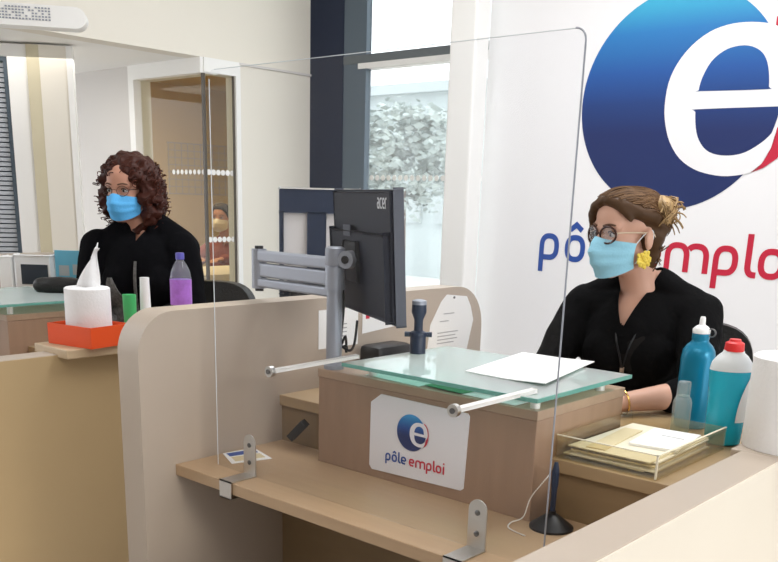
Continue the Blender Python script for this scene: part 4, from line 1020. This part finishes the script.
def person_body(root, mtx, J, skin, voxel=0.006, garment=None, gmat='black_knit', gname='cardigan', grow=0.012, vneck=None, sleeve=(1.0, 1.0), legs=True):
    """J: joints in world space; body is one continuous skin mesh, garment a child"""
    T = lambda p: Vector(p)
    c = T(J['chest']); rt = T(J['axis']).normalized(); fw = T(J['front']).normalized()
    L = lambda x, y, z: Vector((c.x, c.y, 0)) + rt * x - fw * y + Z * z     # x to the person's left, y backwards
    zc = J['zs']      # height of the shoulder joints
    def torso(bm, g):
        rot = Matrix((rt, -fw, Z)).transposed()
        ellipsoid(bm, L(0, 0, zc - .12), (.160 + g, .108 + g, .170 + g), rot)
        ellipsoid(bm, L(0, .01, zc - .31), (.142 + g, .104 + g, .17 + g), rot)
        ellipsoid(bm, L(0, .02, zc - .47), (.172 + g, .128 + g, .13 + g), rot)
        rcone(bm, L(-.145, .015, zc - .01), .056 + g, L(.145, .015, zc - .01), .056 + g)
        for s in (-1, 1):
            ellipsoid(bm, L(s * .062, -.062, zc - .135), (.070 + g, .052 + g, .075 + g), rot)
            rcone(bm, L(s * .045, .030, zc + J.get('trap', .085)), .034 + g * .7, L(s * .150, .018, zc + .012), .044 + g * .7)
    def limbs(bm, g, arms=(1.0, 1.0), hands=True):
        for k, s in ((0, 'r'), (1, 'l')):
            sh, el, wr = T(J['sh_' + s]), T(J['el_' + s]), T(J['wr_' + s])
            f = arms[k]
            chain(bm, [sh, sh.lerp(el, .45), el], [.052 + g, .045 + g, .038 + g])
            end = el.lerp(wr, f)
            chain(bm, [el, el.lerp(end, .4), end], [.038 + g, .037 + g, .037 + g - (.037 - .026) * f + (0.004 if g and f < .95 else 0)])
            if hands: hand(bm, wr, J['hd_' + s], J.get('hn_' + s, (0, 0, 1)), J.get('ht_' + s, 1))
        if legs:
            for s in (-1, 1):
                hip = L(s * .09, 0, zc - .50); kn = L(s * .12, -.40, zc - .50); an = L(s * .11, -.38, .09); toe = L(s * .12, -.52, .035)
                chain(bm, [hip, kn, kn.lerp(an, .35), an], [.085 + g, .058 + g, .055 + g, .036 + g]); 
                if not g: chain(bm, [an, L(s * .11, -.33, .04), toe], [.034, .036, .030])
    bm = B(); hb = B(); head_shapes(hb); apply(hb, mtx)
    tmp = bpy.data.meshes.new('t'); hb.to_mesh(tmp); hb.free(); bm.from_mesh(tmp); bpy.data.meshes.remove(tmp)
    nk0 = mtx @ Vector((0, .030, -.060)); nk1 = L(0, .025, zc + .01)
    chain(bm, [nk0, nk0.lerp(nk1, .5), nk1], [.053, .052, .062])
    torso(bm, 0); limbs(bm, 0)
    body = link('body', fuse(bm, voxel, 5), skin, root, True)
    gm_ = B(); torso(gm_, grow)
    tmpL = legs; 
    for k, s in ((0, 'r'), (1, 'l')):
        sh, el, wr = T(J['sh_' + s]), T(J['el_' + s]), T(J['wr_' + s]); f = sleeve[k]
        end = el.lerp(wr, f)
        chain(gm_, [sh, sh.lerp(el, .45), el], [.055 + grow, .050 + grow, .044 + grow]); chain(gm_, [el, el.lerp(end, .5), end], [.044 + grow, .042 + grow, .036 + grow])
    if J.get('collar'):
        for a in range(0, 360, 24):
            if abs(a - 270) < 40: continue
            p = L(.066 * math.cos(math.radians(a)), .02 + .06 * math.sin(math.radians(a)), zc + .06); ellipsoid(gm_, p, (.022, .022, .05), sub=1)
    gb = fuse(gm_, voxel, 6)
    for v in gb.verts: v.co += noise.noise_vector(v.co * 9) * 0.006 + noise.noise_vector(v.co * 22) * 0.0025
    if vneck:
        az, slope, hw_ = vneck       # apex height, widening, half width at the top
        ax = J.get('vx', 0.0)
        n1 = (rt * 1 + Z * (-1 / slope)).normalized(); n2 = (-rt * 1 + Z * (-1 / slope)).normalized()
        ap = L(ax, 0, az)
        for nrm in (n1, n2):
            bmesh.ops.bisect_plane(gb, geom=gb.verts[:] + gb.edges[:] + gb.faces[:], plane_co=ap, plane_no=nrm)
        dead = []
        for f in gb.faces:
            q = f.calc_center_median(); d = q - Vector((c.x, c.y, 0)); x = d.dot(rt) - ax; yb = -d.dot(fw)
            if q.z > az + abs(x) * slope and yb < 0.02: dead.append(f)
        bmesh.ops.delete(gb, geom=dead, context='FACES')
    gobj = link(gname, gb, gmat, root, True)
    if legs:
        tb = B()
        for s in (-1, 1):
            hip = L(s * .09, 0, zc - .50); kn = L(s * .12, -.40, zc - .50); an = L(s * .11, -.38, .09)
            chain(tb, [hip, kn, kn.lerp(an, .35), an], [.098, .072, .068, .055])
        link('trousers', fuse(tb, .01), 'dark_cloth', root, True)
        for s in (-1, 1):
            sbm = B(); chain(sbm, [L(s * .11, -.34, .045), L(s * .12, -.53, .04)], [.044, .038]); link('shoe', fuse(sbm, .008), 'black_plastic', root, True)
    return body, L, gobj

def draper(gobj, root, front):
    off = wloc(gobj); t = BVHTree.FromPolygons([v.co + off for v in gobj.data.vertices], [p.vertices[:] for p in gobj.data.polygons]); f = Vector(front).normalized()
    def d(p, lift=0.003):
        h = t.ray_cast(Vector(p) + f * 1.0, -f, 2.0)
        return (h[0] + f * lift) if h[0] else Vector(p)
    return d
# --- woman at the near desk
FR = Vector((-0.40, -0.917, 0))
hp = Vector((-1.262, 2.496, 1.226))
mR = head_matrix(hp, FR, 0.02, 0.0) @ Matrix.Scale(1.06, 4)
rw = thing('person', (-1.235, 2.60, 0), 'woman with brown bun and round glasses in a black cardigan at the near desk', 'person')
J = dict(chest=(-1.225, 2.555, 0), axis=(0.985, 0.17, 0), front=(0.17, -0.985, 0), zs=1.012, trap=0.08, vx=-0.015,
         sh_r=(-1.398, 2.535, 1.003), el_r=(-1.445, 2.42, 0.81), wr_r=(-1.33, 2.17, 0.80), hd_r=(0.5, -0.86, -0.1), ht_r=-1,
         sh_l=(-1.058, 2.60, 1.003), el_l=(-0.965, 2.42, 0.812), wr_l=(-1.095, 2.225, 0.79), hd_l=(-0.75, -0.66, -0.05), ht_l=1)
body, LR, garR = person_body(rw, mR, J, 'skin_light', vneck=(0.955, 2.6, .08), sleeve=(.9, .30))
add_face(rw, mR); add_mask(rw, mR, 'mask_blue'); add_glasses(rw, mR, 'frame_brown', 'temple_pale', 0.0245, 0.0029)
# black lace top inside the neckline
b = B()
rotR = Matrix((Vector(J['axis']).normalized(), -Vector(J['front']).normalized(), Z)).transposed()
ellipsoid(b, LR(0, -.004, J['zs'] - .125), (.164, .115, .150), rotR)
for s in (-1, 1): ellipsoid(b, LR(s * .062, -.064, J['zs'] - .135), (.073, .055, .078), rotR)
b = fuse(b, .007, 4); dead = [f for f in b.faces if f.calc_center_median().z > 0.968 + 0.004 * math.sin(f.calc_center_median().x * 300)]
bmesh.ops.delete(b, geom=dead, context='FACES'); link('lace_top', b, 'black_lace', rw, True)
# lanyard
DR = draper(garR, rw, J['front'])
b = B()
tube(b, smooth_path([LR(-.052, .03, 1.045), LR(-.055, -.045, 1.005), LR(-.038, -.095, .965), DR(LR(-.024, 0, .92)), DR(LR(-.010, 0, .88)), DR(LR(-.003, 0, .845))], 6), 0.003, 6)
tube(b, smooth_path([LR(.052, .03, 1.045), LR(.050, -.05, 1.005), LR(.034, -.095, .965), DR(LR(.018, 0, .92)), DR(LR(.008, 0, .88)), DR(LR(.001, 0, .845))], 6), 0.003, 6)
link('lanyard', b, 'black_plastic', rw, True)
b = B(); tube(b, smooth_path([LR(-.050, .02, 1.03), LR(-.03, -.075, .975), LR(0, -.100, .955), LR(.03, -.075, .975), LR(.050, .02, 1.03)], 6), 0.0012, 5); link('necklace', b, 'gold', rw, True)
b = B(); obox(b, DR(LR(0, 0, .840), .004), (Vector(J['axis']).normalized(), Z, Vector(J['front']).normalized()), (0.006, 0.008, 0.002)); link('pendant', b, 'steel', rw)
# hair
def strands(bm, paths, r, n=5):
    for p in paths: tube(bm, smooth_path(p, 4), r, n, r * 0.5)
b = B()
ellipsoid(b, (0, .030, .038), (.083, .067, .082)); ellipsoid(b, (0, -.012, .084), (.068, .070, .039))
ellipsoid(b, (0, .012, .072), (.078, .086, .050))
for s in (-1, 1):
    chain(b, [(s * .012, -.076, .088), (s * .050, -.058, .074), (s * .074, -.022, .056), (s * .078, .022, .050), (s * .062, .062, .020)], [.016, .019, .017, .018, .028])
chain(b, [(-.002, -.084, .090), (-.045, -.080, .070), (-.072, -.060, .034), (-.080, -.046, -.006)], [.012, .014, .013, .008])
chain(b, [(.010, -.078, .090), (.052, -.066, .072), (.070, -.048, .040)], [.012, .012, .007])
chain(b, [(.045, .046, .0), (.03, .056, -.075)], [.042, .022]); chain(b, [(-.045, .046, .0), (-.03, .056, -.075)], [.042, .022]); chain(b, [(0, .056, .0), (0, .056, -.08)], [.04, .024])
b = fuse(b, .005, 3)
for v in b.verts: v.co += noise.noise_vector(Vector((v.co.x * 60, v.co.y * 14, v.co.z * 60))) * 0.0035
random.seed(21)
pp = []
HC = Vector((0, .016, .038)); HR = Vector((.0865, .0985, .0905))
HT = BVHTree.FromBMesh(b)
def on_hair(d, k=1.0):
    d = Vector(d).normalized(); h = HT.ray_cast(HC + d * .4, -d, .5)
    return h[0] + d * (0.0012 + 0.05 * (k - 1)) if h[0] else HC + d * .09
end = Vector((.055, .050, .030))
for k in range(560):
    s = random.choice((-1, 1)); a = random.random()
    st = Vector((s * (.010 + .070 * a), -.085 + .085 * a ** 1.4, .058 - .040 * a * random.random())) + Vector((random.gauss(0, .004), random.gauss(0, .004), random.gauss(0, .004)))
    d0 = st.normalized(); d1 = (end + Vector((random.gauss(0, .012), 0, random.gauss(0, .02)))).normalized(); kk = random.uniform(1.0, 1.05)
    top = Vector((s * .5, -.1, 1)).normalized() * (.45 * (1 - a))
    pp.append([on_hair(d0.lerp(d1, t) + top * (4 * t * (1 - t)), kk - .04 * (t < .01)) for t in (0, .2, .4, .6, .8, 1)])
strands(b, pp, 0.0017)
pp = []
for k in range(40):
    s = random.choice((-1, 1))
    pp.append([(s * random.uniform(.02, .085), random.uniform(.05, .085), -.03), (s * random.uniform(.02, .06), .070, -.07), (s * random.uniform(.01, .045), .066, -.10)])
for k in range(14):
    z = random.uniform(-.03, .06); s = random.choice((-1, 1))
    pp.append([(-.010 + random.uniform(-.01, .01), -.082, .092), (-.060, -.070 + random.uniform(-.006, .004), .055), (-.080, -.055 + random.uniform(-.012, .006), .01), (-.076, -.052 + random.uniform(-.012, .012), -.035 + random.uniform(-.015, .02))])
    pp.append([(s * random.uniform(.02, .07), .07, -.05), (s * random.uniform(.02, .06), .085, -.09 + random.uniform(-.02, .02))])
strands(b, pp, 0.0018)
link('hair', apply(b, mR), 'hair_brown', rw, True)
b = B(); ellipsoid(b, (.066, .062, .060), (.036, .034, .040))
for v in b.verts: v.co += noise.noise_vector(v.co * 45) * 0.010
pp = []
for k in range(60):
    a = random.uniform(0, 2 * PI); r = random.uniform(.028, .042); ph = random.uniform(-1, 1)
    pts = [Vector((.066 + r * math.cos(a + t), .062 + .018 * ph + .020 * math.sin(2 * t + k), .058 + r * math.sin(a + t))) for t in (0, .5, 1.0, 1.5, 2.0)]
    pp.append(pts)
for k in range(16):
    a = random.uniform(0, 2 * PI); d = Vector((.5 + math.cos(a) * .6, .7, math.sin(a))).normalized()
    pp.append([Vector((.066, .062, .060)) + d * .03, Vector((.066, .062, .060)) + d * .052 + Vector((0, 0, -.004)), Vector((.066, .062, .060)) + d * .064 + Vector((0, .0, -.014))])
strands(b, pp, 0.0026)
link('hair_bun', apply(b, mR), 'hair_bun', rw, True)
# earring and bracelet
b = B(); ec = Vector((.083, -.002, -.064))
for k in range(26):
    a = k * 2.4; r = .0043 * math.sqrt(k)
    ellipsoid(b, ec + Vector((.003 * math.cos(k), r * math.cos(a), r * math.sin(a))), (.0055, .0062, .0062), sub=1)
link('earring', apply(b, mR), 'yellow_flower', rw, True)
b = B(); wv = (Vector(J['wr_l']) - Vector(J['el_l'])).normalized(); wc = Vector(J['wr_l']) - wv * 0.01; uu, vv, _ = frame_of(wv)
tube(b, [wc + uu * (.0335 * math.cos(t)) + vv * (.0335 * math.sin(t)) for t in [k * 2 * PI / 24 for k in range(25)]], 0.0028, 6); link('bracelet', b, 'gold', rw, True)

# her chair
ch = thing('desk_chair', (-1.18, 2.72, 0), 'black swivel chair the near woman sits on, only its rounded back showing', 'chair')
c0 = Vector((-1.15, 2.79, 0)); ca = Vector((0.94, 0.34, 0)); cb_ = Vector((0.34, -0.94, 0))
b = B()
prism(b, [(x * .19, 0.60 + 0) for x in (-.8, .8)] + [(.19 * math.copysign(abs(math.cos(math.radians(a))) ** .6, math.cos(math.radians(a))), .80 + .155 * math.sin(math.radians(a)) ** .7 if math.sin(math.radians(a)) > 0 else .80) for a in range(0, 181, 10)], lambda x, y, h: c0 + ca * x - cb_ * (h + 0.05 - 0.25 * x * x) + Z * y, 0.05)
bmesh.ops.bevel(b, geom=[e for e in b.edges if len(e.link_faces) == 2 and e.calc_face_angle() > 1.2], offset=0.012, segments=3, affect='EDGES'); link('backrest', b, 'leather_black', ch, True)
b = B(); obox(b, Vector((-1.20, 2.56, 0.385)), (ca, cb_, Z), (.23, .22, .035), .02); link('seat', b, 'leather_black', ch, True)
b = B(); cyl(b, (-1.20, 2.58, 0.06), (-1.20, 2.58, 0.36), 0.03); link('column', b, 'black_plastic', ch, True)
b = B(); tube(b, smooth_path([Vector((-1.20, 2.62, .36)), Vector((-1.16, 2.80, .38)), Vector((-1.14, 2.86, .5)), Vector((-1.14, 2.86, .65))]), 0.02); link('back_support', b, 'black_plastic', ch, True)
for k in range(5):
    a = k * 2 * PI / 5 + .3; p = Vector((-1.20, 2.58, 0))
    b = B(); tube(b, [p + Z * 0.09, p + Vector((0.28 * math.cos(a), 0.28 * math.sin(a), 0.06))], 0.02, 8, 0.014); link('leg', b, 'black_plastic', ch, True)
    b = B(); cyl(b, p + Vector((0.27 * math.cos(a), 0.27 * math.sin(a) - 0.01, 0.028)), p + Vector((0.27 * math.cos(a), 0.27 * math.sin(a) + 0.01, 0.028)), 0.028); link('castor', b, 'black_plastic', ch, True)

# --- woman at the far desk
FL = Vector((0.42, -0.907, 0))
hl = Vector((-3.170, 2.075, 1.312))
mL = head_matrix(hl, FL, 0.03, 0.0)
lw = thing('person', (-3.16, 2.15, 0), 'woman with curly auburn hair and blue mask in a black coat at the far desk', 'person')
JL = dict(chest=(-3.135, 2.115, 0), axis=(0.82, 0.57, 0), front=(0.57, -0.82, 0), zs=1.095, trap=0.09, collar=True,
          sh_r=(-3.285, 2.01, 1.085), el_r=(-3.29, 1.95, 0.83), wr_r=(-3.12, 1.84, 0.80), hd_r=(0.86, -0.5, -0.1), ht_r=-1,
          sh_l=(-3.015, 2.20, 1.085), el_l=(-2.925, 2.17, 0.85), wr_l=(-2.95, 1.97, 0.80), hd_l=(-0.1, -0.98, -0.1), ht_l=1)
bodyL, LL, garL = person_body(lw, mL, JL, 'skin_warm', gmat='black_coat', gname='coat', grow=0.024, vneck=(1.125, 2.2, .06), sleeve=(.95, .95))
add_face(lw, mL); add_mask(lw, mL, 'mask_bright', top=-0.016, bot=-0.112); add_glasses(lw, mL, 'frame_brown', 'frame_brown', 0.0205, 0.0010)
random.seed(11)
b = B(); ptsC = []
for k in range(520):
    v = Vector((random.gauss(0, 1), random.gauss(0, 1), random.gauss(0, 1))).normalized()
    p = Vector((v.x * .108, .030 + v.y * .098, .018 + v.z * .112))
    if p.z < 0: p.x *= 1 + 0.35 * min(1, -p.z / .1); p.z *= 1.25 + (.55 if p.x > -.02 else .1); p.x *= 1.08
    if p.y < -.012 and p.z < .042 and abs(p.x) < .078: continue
    if p.y < -.050 and p.z < .062: continue
    if p.y < -.02 and p.z < -.06: continue
    ptsC.append(p)
for p in ptsC: ellipsoid(b, p, (random.uniform(.016, .026),) * 3, sub=1)
ellipsoid(b, (0, .035, .030), (.090, .088, .090)); ellipsoid(b, (0, .08, -.06), (.085, .045, .07))
b = fuse(b, .0075, 2)
for v in b.verts: v.co += noise.noise_vector(v.co * 40) * 0.011
for p in random.sample(ptsC, 190):
    c = Vector((0, .03, 0)); d = (p - c).normalized(); u, w, _ = frame_of(d); ph = random.uniform(0, 6.28); r = random.uniform(.006, .011); ln = random.uniform(.02, .045)
    dn = (d * .6 + Vector((0, 0, -.8))).normalized(); u, w, _ = frame_of(dn); p0 = p + d * .012
    tube(b, [p0 + dn * (ln * t) + u * (r * math.cos(ph + 9 * t)) + w * (r * math.sin(ph + 9 * t)) for t in [k / 12 for k in range(13)]], 0.0030, 5, 0.0016)
link('hair', apply(b, mL), 'hair_auburn', lw, True)
# grey patterned scarf hanging down the coat front
DL = draper(garL, lw, JL['front'])
b = B()
for xa, xb, za, zb_, w0, w1 in ((-.085, -.06, .80, .90, .0, .0), (.010, .004, 1.05, .80, .005, .007)):
    rows = []
    if w0 == 0:
        for j in range(13):
            t = j / 12; z = .985 - .20 * t
            l, r = -.10 - .05 * t, -.085 + .115 * t
            rows.append([b.verts.new(DL(LL(l + (r - l) * i / 8, 0, z), .004 + .003 * math.sin(i * 1.3 + j))) for i in range(9)])
    else:
        for j in range(13):
            t = j / 12; z = za + (zb_ - za) * t; x = xa + (xb - xa) * t; w = w0 + (w1 - w0) * t
            rows.append([b.verts.new(DL(LL(x + w * (i / 4 - 1), 0, z), .005)) for i in range(9)])
    for r0, r1 in zip(rows, rows[1:]):
        for i in range(8): b.faces.new((r0[i], r0[i + 1], r1[i + 1], r1[i]))
solidify(b, 0.004); link('scarf', b, 'grey_scarf', lw, True)
ch2 = copy_tree(ch, (-1.93, -0.42, 0)); ch2['label'] = 'dark swivel chair behind the far woman in the black coat'
ch2.location = Vector((-3.10, 2.30, 0))

# --- person inside the office
ow = thing('person', (-6.55, 5.28, 0), 'person with dark hair and white mask in a maroon top behind the office glass', 'person')
ho = Vector((-6.55, 5.235, 1.115)); mO = head_matrix(ho, (0.45, -0.89, 0))
JO = dict(chest=(-6.55, 5.29, 0), axis=(0.9, 0.43, 0), front=(0.43, -0.9, 0), zs=0.85, trap=0.085,
          sh_r=(-6.70, 5.22, 0.84), el_r=(-6.72, 5.02, 0.70), wr_r=(-6.50, 4.90, 0.78), hd_r=(0.9, -0.3, 0), ht_r=-1,
          sh_l=(-6.40, 5.36, 0.84), el_l=(-6.28, 5.22, 0.70), wr_l=(-6.25, 5.0, 0.78), hd_l=(0.2, -0.95, 0), ht_l=1)
person_body(ow, mO, JO, 'skin_warm', voxel=0.012, gmat='maroon_cloth', gname='jumper', grow=0.014, vneck=(0.87, 2.4, .05), sleeve=(.9, .9))
add_face(ow, mO); add_mask(ow, mO, 'mask_white')
b = B(); ellipsoid(b, (0, .03, .042), (.084, .092, .086)); ellipsoid(b, (0, -.01, .088), (.07, .078, .042))
for s in (-1, 1): chain(b, [(s * .05, -.055, .072), (s * .078, .0, .02), (s * .07, .06, -.02)], [.018, .016, .025])
link('hair', apply(fuse(b, .008, 3), mO), 'hair_dark', ow, True)
